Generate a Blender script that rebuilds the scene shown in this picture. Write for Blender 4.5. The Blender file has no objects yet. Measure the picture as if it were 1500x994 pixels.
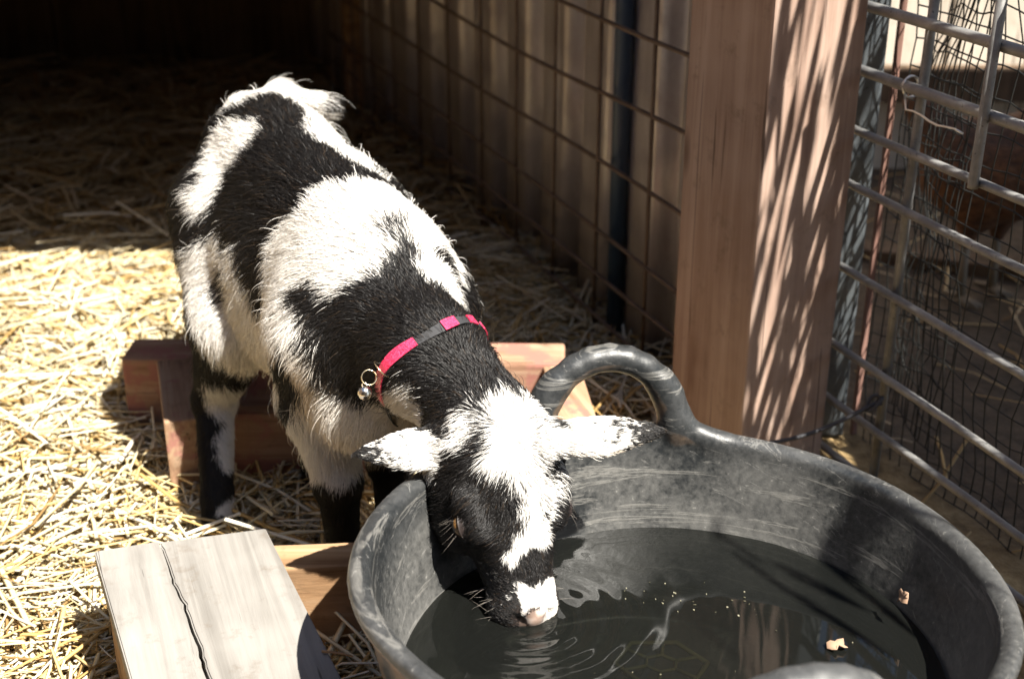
import bpy, bmesh, math, random
import numpy as np
from mathutils import Vector, Matrix, noise as mnoise

R = math.radians
scene = bpy.context.scene
rng = np.random.default_rng(7)
random.seed(7)

# ------------------------------------------------------------------ camera, sky, sun, exposure
cam_d = bpy.data.cameras.new('camera')
cam = bpy.data.objects.new('camera', cam_d)
scene.collection.objects.link(cam)
cam.location = (0, 0, 0.81)
cam.rotation_euler = (R(90 - 24.5), 0, 0)
cam_d.sensor_width = 36
cam_d.lens = 48
cam_d.clip_start = 0.02
cam_d.clip_end = 200
cam_d.dof.use_dof = True
cam_d.dof.focus_distance = 1.17
cam_d.dof.aperture_fstop = 5.6
cam_d.dof.aperture_blades = 7
scene.camera = cam

SUN_EL, SUN_AZ = R(56), R(-44)      # the sun stands to the right, a little behind the camera
world = bpy.data.worlds.new('World')
scene.world = world
world.use_nodes = True
wn = world.node_tree
sky = wn.nodes.new('ShaderNodeTexSky')
sky.sky_type = 'NISHITA'
sky.sun_disc = False
sky.sun_elevation = SUN_EL
sky.sun_rotation = math.pi / 2 - SUN_AZ
bgn = wn.nodes['Background']
bgn.inputs['Strength'].default_value = 0.05
wn.links.new(sky.outputs[0], bgn.inputs['Color'])

sun_d = bpy.data.lights.new('sun', 'SUN')
sun_d.energy = 5.0
sun_d.angle = R(0.53)
sun_d.color = (1.0, 0.95, 0.86)
sun = bpy.data.objects.new('sun', sun_d)
scene.collection.objects.link(sun)
sdir = Vector((math.cos(SUN_EL) * math.cos(SUN_AZ), math.cos(SUN_EL) * math.sin(SUN_AZ), math.sin(SUN_EL)))
sun.rotation_euler = sdir.to_track_quat('Z', 'Y').to_euler()

vs = scene.view_settings
vs.view_transform = 'Standard'
vs.look = 'None'
vs.exposure = 1.78
vs.gamma = 1.0
scene.cycles.max_bounces = 8
scene.cycles.diffuse_bounces = 3
scene.cycles.transparent_max_bounces = 12
scene.cycles.use_denoising = True
scene.cycles.caustics_reflective = False
scene.cycles.caustics_refractive = False

COL = scene.collection

# ------------------------------------------------------------------ helpers
def tag(o, label=None, cat=None, group=None, kind=None):
    if label: o['label'] = label
    if cat: o['category'] = cat
    if group: o['group'] = group
    if kind: o['kind'] = kind
    return o

def empty(name, loc, rotz=0.0):
    o = bpy.data.objects.new(name, None)
    o.empty_display_size = 0.05
    COL.objects.link(o)
    o.location = loc
    o.rotation_euler = (0, 0, rotz)
    bpy.context.view_layer.update()
    return o

def link_mesh(name, me, m=None, parent=None, smooth=False):
    o = bpy.data.objects.new(name, me)
    COL.objects.link(o)
    if m is not None:
        me.materials.append(m)
    if smooth:
        me.shade_smooth()
    if parent is not None:
        o.parent = parent
        par = parent
        mw = Matrix.Identity(4)
        chain = []
        while par is not None:
            chain.append(par); par = par.parent
        for q in reversed(chain):
            mw = mw @ q.matrix_parent_inverse @ q.matrix_basis
        o.matrix_parent_inverse = mw.inverted()     # meshes are written in world coordinates
    return o

def mesh_np(name, v, f):
    """v (n,3), f (m,k) all faces with k corners"""
    me = bpy.data.meshes.new(name)
    v = np.ascontiguousarray(v, dtype=np.float32); f = np.ascontiguousarray(f, dtype=np.int32)
    n, k = f.shape
    me.vertices.add(len(v)); me.vertices.foreach_set('co', v.ravel())
    me.loops.add(n * k); me.loops.foreach_set('vertex_index', f.ravel())
    me.polygons.add(n)
    me.polygons.foreach_set('loop_start', np.arange(0, n * k, k, dtype=np.int32))
    me.update(calc_edges=True)
    me.validate()
    return me

def box_mesh(name, size, M, bevel=0.003, segs=2, wob=0.0, cuts=0):
    bm = bmesh.new()
    bmesh.ops.create_cube(bm, size=1.0)
    for v in bm.verts:
        v.co = Vector((v.co.x * size[0], v.co.y * size[1], v.co.z * size[2]))
    if bevel > 0:
        bmesh.ops.bevel(bm, geom=list(bm.edges), offset=bevel, segments=segs, affect='EDGES', profile=0.6)
    if cuts:
        ax = max(range(3), key=lambda i: size[i])
        es = [e for e in bm.edges if abs((e.verts[0].co - e.verts[1].co)[ax]) > size[ax] * 0.7]
        bmesh.ops.subdivide_edges(bm, edges=es, cuts=cuts)
    for v in bm.verts:
        if wob:
            n = mnoise.noise_vector(v.co * 9.0 + Vector((size[0] * 31, size[1] * 17, M[0][3] * 13)))
            v.co += n * wob
        v.co = M @ v.co
    me = bpy.data.meshes.new(name)
    bm.to_mesh(me); bm.free()
    return me

def box(name, c, size, m, parent=None, rot=(0, 0, 0), bevel=0.003, wob=0.0, cuts=0, smooth=False):
    from mathutils import Euler
    M = Matrix.Translation(c) @ Euler(rot).to_matrix().to_4x4()
    return link_mesh(name, box_mesh(name, size, M, bevel, 2, wob, cuts), m, parent, smooth)

def tube_arrays(pts, rad, sides=6, cap=True):
    pts = [Vector(p) for p in pts]
    n = len(pts)
    if not hasattr(rad, '__len__'): rad = [rad] * n
    vs_, fs = [], []
    up = Vector((0, 0, 1))
    t0 = (pts[1] - pts[0]).normalized()
    if abs(t0.dot(up)) > 0.95: up = Vector((1, 0, 0))
    a = t0.cross(up).normalized()
    for i in range(n):
        t = (pts[min(i + 1, n - 1)] - pts[max(i - 1, 0)]).normalized()
        a = (a - t * a.dot(t)).normalized()
        b = t.cross(a)
        for j in range(sides):
            an = 2 * math.pi * j / sides
            vs_.append(pts[i] + (a * math.cos(an) + b * math.sin(an)) * rad[i])
    for i in range(n - 1):
        for j in range(sides):
            k = (j + 1) % sides
            fs.append((i * sides + j, i * sides + k, (i + 1) * sides + k, (i + 1) * sides + j))
    if cap:
        fs.append(tuple(range(sides))[::-1]); fs.append(tuple((n - 1) * sides + j for j in range(sides)))
    return vs_, fs

def tube(name, pts, rad, m, parent=None, sides=8, cap=True):
    v, f = tube_arrays(pts, rad, sides, cap)
    me = bpy.data.meshes.new(name)
    me.from_pydata([tuple(p) for p in v], [], f)
    return link_mesh(name, me, m, parent, True)

class Collect:
    def __init__(self): self.v = []; self.f = []
    def add(self, v, f):
        o = len(self.v); self.v += [tuple(p) for p in v]; self.f += [tuple(i + o for i in q) for q in f]
    def build(self, name, m, parent=None, smooth=True):
        me = bpy.data.meshes.new(name); me.from_pydata(self.v, [], self.f)
        return link_mesh(name, me, m, parent, smooth)

# -------- node helpers
class NT:
    def __init__(self, name):
        self.m = bpy.data.materials.new(name); self.m.use_nodes = True
        self.t = self.m.node_tree; self.n = self.t.nodes
        self.b = self.n['Principled BSDF']; self.out = self.n['Material Output']
    def new(self, typ, **kw):
        x = self.n.new(typ)
        for k, v in kw.items():
            if k.startswith('_'): setattr(x, k[1:], v)
        return x
    def link(self, a, b): self.t.links.new(a, b)
    def obj(self, scale=(1, 1, 1), rot=(0, 0, 0)):
        tc = self.n.new('ShaderNodeTexCoord'); mp = self.n.new('ShaderNodeMapping')
        mp.vector_type = 'TEXTURE'
        mp.inputs['Scale'].default_value = tuple(1.0 / q for q in scale); mp.inputs['Rotation'].default_value = rot
        self.link(tc.outputs['Object'], mp.inputs['Vector']); return mp.outputs['Vector']
    def noise(self, vec, scale, detail=4, rough=0.55, dist=0.0):
        x = self.n.new('ShaderNodeTexNoise'); x.inputs['Scale'].default_value = scale
        x.inputs['Detail'].default_value = detail; x.inputs['Roughness'].default_value = rough
        x.inputs['Distortion'].default_value = dist
        if vec is not None: self.link(vec, x.inputs['Vector'])
        return x.outputs['Fac']
    def ramp(self, fac, stops):
        x = self.n.new('ShaderNodeValToRGB'); e = x.color_ramp.elements
        while len(e) < len(stops): e.new(0.5)
        for i, (p, c) in enumerate(stops):
            e[i].position = p; e[i].color = (*c, 1) if len(c) == 3 else c
        self.link(fac, x.inputs['Fac']); return x.outputs['Color']
    def mix(self, fac, a, b, blend='MIX'):
        x = self.n.new('ShaderNodeMix'); x.data_type = 'RGBA'; x.blend_type = blend
        for sock, val in ((x.inputs[0], fac), (x.inputs[6], a), (x.inputs[7], b)):
            if hasattr(val, 'is_output'): self.link(val, sock)
            else: sock.default_value = val if not isinstance(val, tuple) else (*val[:3], 1)
        return x.outputs[2]
    def math(self, op, a, b=0.0, clamp=False):
        x = self.n.new('ShaderNodeMath'); x.operation = op; x.use_clamp = clamp
        for s, v in ((x.inputs[0], a), (x.inputs[1], b)):
            if hasattr(v, 'is_output'): self.link(v, s)
            else: s.default_value = v
        return x.outputs[0]
    def bump(self, h, strength=0.3, dist=0.002):
        x = self.n.new('ShaderNodeBump'); x.inputs['Strength'].default_value = strength
        x.inputs['Distance'].default_value = dist
        self.link(h, x.inputs['Height']); self.link(x.outputs[0], self.b.inputs['Normal'])
    def base(self, c):
        if hasattr(c, 'is_output'): self.link(c, self.b.inputs['Base Color'])
        else: self.b.inputs['Base Color'].default_value = (*c, 1)
    def rough(self, r):
        if hasattr(r, 'is_output'): self.link(r, self.b.inputs['Roughness'])
        else: self.b.inputs['Roughness'].default_value = r

def simple(name, c, rough=0.6, metal=0.0, spec=None):
    k = NT(name); k.base(c); k.rough(rough); k.b.inputs['Metallic'].default_value = metal
    if spec is not None: k.b.inputs['Specular IOR Level'].default_value = spec
    return k.m

def wood(name, dark, mid, light, grain_rot=0.0, stretch=(3, 60, 60), paint=None, paint_amt=0.5, bump=0.35):
    """grain runs along local x turned by grain_rot about z"""
    k = NT(name)
    v = k.obj(stretch, (0, 0, grain_rot)) if grain_rot is not None else k.obj(stretch)
    g = k.noise(v, 1.0, 6, 0.62, 0.6)
    f = k.noise(v, 4.0, 4, 0.7)
    big = k.noise(k.obj((1, 1, 1)), 9.0, 3)
    c = k.ramp(g, [(0.3, dark), (0.5, mid), (0.68, light)])
    c = k.mix(k.math('MULTIPLY', f, 0.5), c, dark)
    c = k.mix(k.math('MULTIPLY', k.math('SUBTRACT', big, 0.45, True), 1.6, True), c, light)
    crk = k.noise(k.obj((stretch[0] * 1.3, stretch[1] * 2.2, stretch[2] * 2.2) if grain_rot is not None else (stretch[0] * 2.2, stretch[1] * 2.2, stretch[2] * 1.3), (0, 0, grain_rot or 0)), 1.0, 3, 0.5, 1.2)
    chk = k.ramp(crk, [(0.30, (1, 1, 1)), (0.345, (0, 0, 0))])                       # drying checks along the grain
    c = k.mix(k.math('MULTIPLY', chk, 0.75), c, tuple(q * 0.35 for q in dark))
    drt = k.ramp(k.noise(k.obj((1, 1, 1)), 31.0, 6, 0.7), [(0.56, (0, 0, 0)), (0.70, (1, 1, 1))])
    c = k.mix(k.math('MULTIPLY', drt, 0.4), c, (0.10, 0.07, 0.045))                  # ground-in dirt
    kn = k.new('ShaderNodeTexVoronoi'); kn.inputs['Scale'].default_value = 1.0
    k.link(k.obj((stretch[0] * 2.0, stretch[1] * 0.28, stretch[2] * 0.28) if grain_rot is not None else (stretch[0] * 0.28, stretch[1] * 0.28, stretch[2] * 2.0), (0, 0, grain_rot or 0)), kn.inputs['Vector'])
    knot = k.ramp(kn.outputs['Distance'], [(0.06, (1, 1, 1)), (0.15, (0, 0, 0))])
    c = k.mix(k.math('MULTIPLY', knot, 0.7), c, tuple(q * 0.5 for q in dark))
    if paint:
        w = k.noise(k.obj((1, 1, 1)), 22.0, 5, 0.65)
        w2 = k.ramp(k.math('ADD', w, k.math('MULTIPLY', g, 0.25)), [(paint_amt + 0.02, (0, 0, 0)), (paint_amt + 0.10, (1, 1, 1))])
        c = k.mix(w2, paint, c)
    k.base(c); k.rough(0.82)
    k.b.inputs['Specular IOR Level'].default_value = 0.25
    k.bump(k.math('SUBTRACT', k.math('ADD', g, k.math('MULTIPLY', f, 0.6)), chk), bump, 0.0025)
    return k.m

# -------- signed distance fields turned into meshes (smooth organic and moulded shapes)
class Field:
    def __init__(self, lo, hi, h):
        self.lo = np.array(lo, float); self.h = h
        self.n = np.ceil((np.array(hi) - self.lo) / h).astype(int) + 1
        self.f = np.full(self.n, 1.0, np.float32)
    def sub(self, lo, hi):
        a = np.clip(np.floor((np.array(lo) - self.lo) / self.h).astype(int), 0, self.n - 1)
        b = np.clip(np.ceil((np.array(hi) - self.lo) / self.h).astype(int) + 1, 1, self.n)
        ax = [(self.lo[i] + self.h * np.arange(a[i], b[i])).astype(np.float32) for i in range(3)]
        sl = tuple(slice(a[i], b[i]) for i in range(3))
        return sl, np.meshgrid(*ax, indexing='ij', sparse=True)
    def put(self, sl, d, k, cut=False):
        f = self.f[sl]
        if cut: f, d = -f, d
        h = np.clip(0.5 + 0.5 * (f - d) / k, 0, 1)
        r = f * (1 - h) + d * h - k * h * (1 - h)
        self.f[sl] = -r if cut else r
    def cone(self, a, b, r1, r2, k=0.02):
        a = np.array(a, float); b = np.array(b, float); pad = max(r1, r2) + max(0.05, 2.0 * k)
        sl, (x, y, z) = self.sub(np.minimum(a, b) - pad, np.maximum(a, b) + pad)
        ab = b - a; L = float(ab @ ab)
        t = np.clip(((x - a[0]) * ab[0] + (y - a[1]) * ab[1] + (z - a[2]) * ab[2]) / L, 0, 1)
        d = np.sqrt((x - a[0] - t * ab[0]) ** 2 + (y - a[1] - t * ab[1]) ** 2 + (z - a[2] - t * ab[2]) ** 2) - (r1 + (r2 - r1) * t)
        self.put(sl, d, k)
    def ell(self, c, rad, axes=None, k=0.02, cut=False):
        c = np.array(c, float); rad = np.array(rad, float)
        A = np.eye(3) if axes is None else np.array(axes, float)
        pad = rad.max() + max(0.05, 2.0 * k)
        sl, (x, y, z) = self.sub(c - pad, c + pad)
        X, Y, Z = x - c[0], y - c[1], z - c[2]
        q = [(A[i][0] * X + A[i][1] * Y + A[i][2] * Z) / rad[i] for i in range(3)]
        k0 = np.sqrt(q[0] ** 2 + q[1] ** 2 + q[2] ** 2)
        k1 = np.sqrt((q[0] / rad[0]) ** 2 + (q[1] / rad[1]) ** 2 + (q[2] / rad[2]) ** 2)
        d = k0 * (k0 - 1.0) / np.maximum(k1, 1e-6)
        if cut:
            f = self.f[sl]
            h = np.clip(0.5 - 0.5 * (f + d) / k, 0, 1)
            self.f[sl] = f * (1 - h) - d * h + k * h * (1 - h)
        else:
            self.put(sl, d, k)
    def mesh(self):
        f = self.f; s = (f < 0)
        c = np.zeros(np.array(f.shape) - 1, np.int8)
        for i in (0, 1):
            for j in (0, 1):
                for k in (0, 1):
                    c += s[i:f.shape[0] - 1 + i, j:f.shape[1] - 1 + j, k:f.shape[2] - 1 + k]
        mx = np.argwhere((c > 0) & (c < 8))
        idx = np.full(c.shape, -1, np.int32); idx[tuple(mx.T)] = np.arange(len(mx))
        acc = np.zeros((len(mx), 3)); cnt = np.zeros(len(mx))
        corners = [(i, j, k) for i in (0, 1) for j in (0, 1) for k in (0, 1)]
        for A in corners:
            for ax in range(3):
                if A[ax]: continue
                B = list(A); B[ax] = 1
                fa = f[mx[:, 0] + A[0], mx[:, 1] + A[1], mx[:, 2] + A[2]]
                fb = f[mx[:, 0] + B[0], mx[:, 1] + B[1], mx[:, 2] + B[2]]
                m = (fa < 0) != (fb < 0)
                t = fa[m] / (fa[m] - fb[m])
                p = np.array(A)[None, :].repeat(m.sum(), 0).astype(float); p[:, ax] += t
                acc[m] += p; cnt[m] += 1
        v = self.lo + self.h * (mx + acc / cnt[:, None])
        faces = []
        for ax in range(3):
            o1, o2 = [(1, 2), (2, 0), (0, 1)][ax]
            a = [slice(None)] * 3; b = [slice(None)] * 3
            a[ax] = slice(0, -1); b[ax] = slice(1, None)
            e = np.argwhere(s[tuple(a)] != s[tuple(b)])
            e = e[(e[:, o1] > 0) & (e[:, o2] > 0)]
            e = e[(e[:, o1] < c.shape[o1]) & (e[:, o2] < c.shape[o2])]
            u = np.zeros(3, int); w = np.zeros(3, int); u[o1] = 1; w[o2] = 1
            g = lambda q: idx[q[:, 0], q[:, 1], q[:, 2]]
            q = np.stack([g(e - u - w), g(e - w), g(e), g(e - u)], 1)
            flip = ~s[e[:, 0], e[:, 1], e[:, 2]]
            q[flip] = q[flip][:, ::-1]
            faces.append(q)
        F = np.concatenate(faces); F = F[(F >= 0).all(1)]
        return v, F

def smooth_v(v, F, it=2, lam=0.5):
    e = np.concatenate([F[:, [0, 1]], F[:, [1, 2]], F[:, [2, 3]], F[:, [3, 0]]])
    for _ in range(it):
        acc = np.zeros_like(v); n = np.zeros(len(v))
        for a, b in ((0, 1), (1, 0)):
            np.add.at(acc, e[:, a], v[e[:, b]]); np.add.at(n, e[:, a], 1)
        v = v + lam * (acc / n[:, None] - v)
    return v

def vnoise(p, scale, seed=0):
    """cheap smooth value noise, p (n,3) -> (n,)"""
    q = p * scale + seed * 17.31
    i = np.floor(q).astype(np.int64); f = q - i; f = f * f * (3 - 2 * f)
    def hsh(a):
        h = (a[:, 0] * 374761393 + a[:, 1] * 668265263 + a[:, 2] * 2147483647 + seed * 974711) & 0xffffffff
        h = ((h ^ (h >> 13)) * 1274126177) & 0xffffffff
        return ((h ^ (h >> 16)) & 0xffff) / 65535.0
    r = 0
    for a in (0, 1):
        for b in (0, 1):
            for c in (0, 1):
                w = (f[:, 0] if a else 1 - f[:, 0]) * (f[:, 1] if b else 1 - f[:, 1]) * (f[:, 2] if c else 1 - f[:, 2])
                r = r + w * hsh(i + np.array([a, b, c]))
    return r

# ------------------------------------------------------------------ materials
def m_ground():
    k = NT('straw_litter')
    v = k.obj()
    a = k.noise(v, 38, 6, 0.65); b = k.noise(v, 5, 3)
    c = k.ramp(a, [(0.3, (0.10, 0.062, 0.025)), (0.5, (0.30, 0.20, 0.085)), (0.7, (0.48, 0.35, 0.17))])
    c = k.mix(k.math('MULTIPLY', b, 0.4), c, (0.12, 0.075, 0.035))
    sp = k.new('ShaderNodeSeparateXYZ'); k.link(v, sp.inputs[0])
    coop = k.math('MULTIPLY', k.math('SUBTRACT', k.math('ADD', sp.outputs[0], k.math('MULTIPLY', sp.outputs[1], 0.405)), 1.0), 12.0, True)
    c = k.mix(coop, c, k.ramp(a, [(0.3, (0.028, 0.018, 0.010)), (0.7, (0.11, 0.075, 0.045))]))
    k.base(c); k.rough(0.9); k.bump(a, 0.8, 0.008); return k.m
def m_straw():
    k = NT('straw')
    at = k.new('ShaderNodeAttribute'); at.attribute_name = 'tint'
    g = k.noise(k.obj(), 220, 2)
    k.base(k.mix(k.math('MULTIPLY', g, 0.25), at.outputs['Color'], (0.20, 0.12, 0.05)))
    k.rough(0.55); k.b.inputs['Specular IOR Level'].default_value = 0.35; return k.m
def m_rubber():
    k = NT('black_rubber')
    v = k.obj()
    big = k.noise(v, 7, 5, 0.6, 0.4)
    fine = k.noise(v, 160, 4, 0.7)
    ring = k.noise(k.obj((6, 6, 70)), 1.0, 5, 0.65, 0.8)        # dried tide lines, level with the rim
    scr = k.noise(k.obj((14, 14, 90), (0.35, 0.2, 0)), 1.6, 4, 0.7, 1.4)
    dust = k.ramp(k.math('ADD', k.math('MULTIPLY', big, 0.7), k.math('MULTIPLY', fine, 0.35)), [(0.42, (0, 0, 0)), (0.72, (1, 1, 1))])
    sep = k.new('ShaderNodeSeparateXYZ'); k.link(v, sep.inputs[0])
    wet = k.math('MULTIPLY', k.math('SUBTRACT', 0.222, k.math('ADD', sep.outputs[2], k.math('MULTIPLY', big, 0.02))), 40.0, True)     # residue only below the old fill line
    c = k.mix(dust, (0.014, 0.0155, 0.0165), k.mix(wet, (0.055, 0.056, 0.056), (0.13, 0.127, 0.119)))
    lines = k.ramp(ring, [(0.56, (0, 0, 0)), (0.60, (1, 1, 1)), (0.64, (0, 0, 0))])
    c = k.mix(k.math('MULTIPLY', lines, 0.40), c, (0.24, 0.23, 0.21))
    sl = k.ramp(scr, [(0.615, (0, 0, 0)), (0.635, (1, 1, 1)), (0.66, (0, 0, 0))])
    c = k.mix(k.math('MULTIPLY', sl, 0.35), c, (0.30, 0.29, 0.27))
    specks = k.ramp(fine, [(0.66, (0, 0, 0)), (0.72, (1, 1, 1))])
    c = k.mix(k.math('MULTIPLY', specks, 0.35), c, (0.32, 0.31, 0.28))
    geo = k.new('ShaderNodeNewGeometry')
    sn = k.new('ShaderNodeSeparateXYZ'); k.link(geo.outputs['Normal'], sn.inputs[0])
    under = k.math('MULTIPLY', k.math('SUBTRACT', k.math('MULTIPLY', sn.outputs[2], -1.0), 0.06), 9.0, True)       # outer wall leans over: splashed mud stays on it
    mud = k.math('MULTIPLY', under, k.ramp(big, [(0.40, (0, 0, 0)), (0.52, (1, 1, 1))]))
    c = k.mix(k.math('MULTIPLY', mud, 0.8), c, (0.22, 0.145, 0.09))
    worn = k.ramp(geo.outputs['Pointiness'], [(0.52, (0, 0, 0)), (0.60, (1, 1, 1))])
    c = k.mix(k.math('MULTIPLY', worn, k.math('MULTIPLY', fine, 0.9)), c, (0.22, 0.21, 0.20))
    k.base(c)
    k.rough(k.math('ADD', k.math('MULTIPLY', dust, 0.28), 0.36))
    k.b.inputs['Specular IOR Level'].default_value = 0.5
    k.bump(k.math('ADD', fine, k.math('MULTIPLY', lines, 0.4)), 0.22, 0.0015); return k.m
def m_water():
    k = NT('pond_water')
    k.n.remove(k.b)
    fr = k.new('ShaderNodeFresnel'); fr.inputs['IOR'].default_value = 1.36
    gl = k.new('ShaderNodeBsdfGlossy'); gl.inputs['Roughness'].default_value = 0.015
    tr = k.new('ShaderNodeBsdfTransparent'); tr.inputs['Color'].default_value = (0.24, 0.25, 0.225, 1)
    df = k.new('ShaderNodeBsdfDiffuse'); df.inputs['Color'].default_value = (0.012, 0.0128, 0.0115, 1)
    m1 = k.new('ShaderNodeMixShader'); m1.inputs[0].default_value = 0.42
    k.link(tr.outputs[0], m1.inputs[1]); k.link(df.outputs[0], m1.inputs[2])
    m2 = k.new('ShaderNodeMixShader')
    k.link(k.math('MULTIPLY', fr.outputs[0], 1.6, True), m2.inputs[0])
    k.link(m1.outputs[0], m2.inputs[1]); k.link(gl.outputs[0], m2.inputs[2])
    k.link(m2.outputs[0], k.out.inputs['Surface']); return k.m
def m_coat(name, rough):
    k = NT(name)
    at = k.new('ShaderNodeAttribute'); at.attribute_name = 'tint'
    k.base(at.outputs['Color']); k.rough(rough); k.b.inputs['Specular IOR Level'].default_value = 0.3
    return k
def m_fur():
    k = NT('goat_fur'); k.n.remove(k.b)
    at = k.new('ShaderNodeAttribute'); at.attribute_name = 'tint'
    d = k.new('ShaderNodeBsdfDiffuse'); t = k.new('ShaderNodeBsdfTranslucent'); g = k.new('ShaderNodeBsdfGlossy')
    g.inputs['Roughness'].default_value = 0.42
    for s in (d, t): k.link(at.outputs['Color'], s.inputs['Color'])
    g.inputs['Color'].default_value = (0.9, 0.9, 0.9, 1)
    m1 = k.new('ShaderNodeMixShader'); m1.inputs[0].default_value = 0.22
    k.link(d.outputs[0], m1.inputs[1]); k.link(t.outputs[0], m1.inputs[2])
    m2 = k.new('ShaderNodeMixShader'); m2.inputs[0].default_value = 0.035
    k.link(m1.outputs[0], m2.inputs[1]); k.link(g.outputs[0], m2.inputs[2])
    k.link(m2.outputs[0], k.out.inputs['Surface']); return k.m
def m_galv(name, a, b, rough=0.5, metal=0.6):
    k = NT(name); v = k.obj()
    n = k.noise(v, 30, 5, 0.65); f = k.noise(v, 240, 3, 0.6)
    c = k.ramp(n, [(0.35, a), (0.65, b)])
    c = k.mix(k.ramp(f, [(0.62, (0, 0, 0)), (0.72, (1, 1, 1))]), c, tuple(x * 0.45 for x in a))
    k.base(c); k.rough(rough); k.b.inputs['Metallic'].default_value = metal
    k.bump(f, 0.2, 0.001); return k.m
def m_corr():
    k = NT('weathered_sheet_metal'); v = k.obj()
    n = k.noise(k.obj((8, 8, 1.5)), 3.0, 5, 0.6, 0.5); f = k.noise(v, 120, 3)
    c = k.ramp(n, [(0.3, (0.34, 0.305, 0.295)), (0.55, (0.50, 0.465, 0.46)), (0.75, (0.62, 0.59, 0.59))])
    c = k.mix(k.math('MULTIPLY', f, 0.3), c, (0.13, 0.085, 0.06))
    k.base(c); k.rough(0.38); k.b.inputs['Metallic'].default_value = 0.35; k.bump(f, 0.15, 0.001); return k.m

M = dict(
    ground=m_ground(), straw=m_straw(), rubber=m_rubber(), water=m_water(), fur=m_fur(),
    grey_plank=wood('weathered_plank', (0.12, 0.11, 0.098), (0.225, 0.213, 0.195), (0.30, 0.285, 0.262), R(-70), (2.5, 45, 45)),
    brown_board=wood('rough_brown_board', (0.16, 0.085, 0.04), (0.33, 0.20, 0.105), (0.45, 0.31, 0.19), 0, (3, 50, 50)),
    red_board=wood('red_painted_board', (0.17, 0.08, 0.05), (0.36, 0.22, 0.14), (0.48, 0.33, 0.23), 0, (3, 50, 50), (0.30, 0.135, 0.105), 0.53),
    red_beam=wood('red_painted_beam', (0.16, 0.085, 0.05), (0.35, 0.215, 0.13), (0.46, 0.33, 0.22), R(-74), (3, 50, 50), (0.29, 0.135, 0.105), 0.48),
    post=wood('cedar_post', (0.20, 0.125, 0.093), (0.32, 0.222, 0.172), (0.43, 0.32, 0.26), None, (55, 55, 2.2), bump=0.25),
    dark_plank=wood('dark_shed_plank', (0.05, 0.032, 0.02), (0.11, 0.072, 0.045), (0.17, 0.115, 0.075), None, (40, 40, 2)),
    pale_plank=wood('pale_coop_plank', (0.34, 0.28, 0.22), (0.50, 0.44, 0.36), (0.60, 0.54, 0.46), None, (40, 40, 2)),
    batten=wood('red_batten', (0.13, 0.07, 0.052), (0.21, 0.115, 0.09), (0.28, 0.165, 0.135), None, (40, 40, 2)),
    galv=m_galv('galvanised_rod', (0.16, 0.16, 0.16), (0.30, 0.295, 0.28), 0.55, 0.35),
    steel=m_galv('blue_grey_steel', (0.085, 0.098, 0.11), (0.13, 0.145, 0.155), 0.5, 0.2),
    rust_wire=m_galv('rusty_wire', (0.10, 0.068, 0.05), (0.17, 0.12, 0.09), 0.7, 0.2),
    blue_pipe=simple('blue_pipe_paint', (0.022, 0.045, 0.085), 0.45),
    corr=m_corr(),
    net=simple('black_plastic_net', (0.012, 0.013, 0.012), 0.5),
    wire=simple('bright_wire', (0.75, 0.75, 0.73), 0.3, 0.9),
    cord=simple('dark_cord', (0.045, 0.045, 0.05), 0.6),
    hoof=simple('hoof_horn', (0.03, 0.024, 0.02), 0.45),
    leafdry=simple('dry_leaf', (0.36, 0.23, 0.15), 0.7),
    leaf=simple('green_leaf', (0.06, 0.10, 0.03), 0.5),
    bark=simple('twig_bark', (0.10, 0.07, 0.045), 0.8),
    roof=simple('roof_sheet', (0.10, 0.085, 0.075), 0.7),
)

# ------------------------------------------------------------------ ground and straw
def gh(x, y):
    p = np.stack([x, y, np.zeros_like(x)], -1).reshape(-1, 3)
    h = (vnoise(p, 5.0, 1) - 0.5) * 0.018 + (vnoise(p, 16.0, 2) - 0.5) * 0.008 - 0.004
    return h.reshape(x.shape)

nx, ny = 260, 260
gx = np.concatenate([[-60, -20, -6], np.linspace(-2.2, 2.4, nx - 6), [6, 20, 60]])
gy = np.concatenate([[-60, -20, -6], np.linspace(0.0, 4.2, ny - 6), [8, 20, 60]])
GX, GY = np.meshgrid(gx, gy, indexing='ij')
GZ = gh(GX, GY)
far = (np.abs(GX) > 2.6) | (GY > 4.4) | (GY < -0.2)
GZ[far] = 0
v = np.stack([GX, GY, GZ], -1).reshape(-1, 3)
I = np.arange(nx * ny).reshape(nx, ny)
f = np.stack([I[:-1, :-1], I[1:, :-1], I[1:, 1:], I[:-1, 1:]], -1).reshape(-1, 4)
ground = link_mesh('ground', mesh_np('ground', v, f), M['ground'], smooth=True)
tag(ground, 'trodden earth floor littered with straw', 'ground', kind='structure')

TC = (0.119, 0.883)
def blocked(x, y):
    b = ((x - TC[0]) / 0.235) ** 2 + ((y - TC[1]) / 0.205) ** 2 < 1
    b |= (x > -0.47) & (x < 0.08) & (y > 1.475) & (y < 1.565)           # red rail
    u = (x + 0.231) * 0.917 + (y - 1.09) * 0.40; w = (x + 0.231) * 0.40 - (y - 1.09) * 0.917
    b |= (u > -0.15) & (u < 0.0) & (w > 0.0) & (w < 0.6)
    return b

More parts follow.
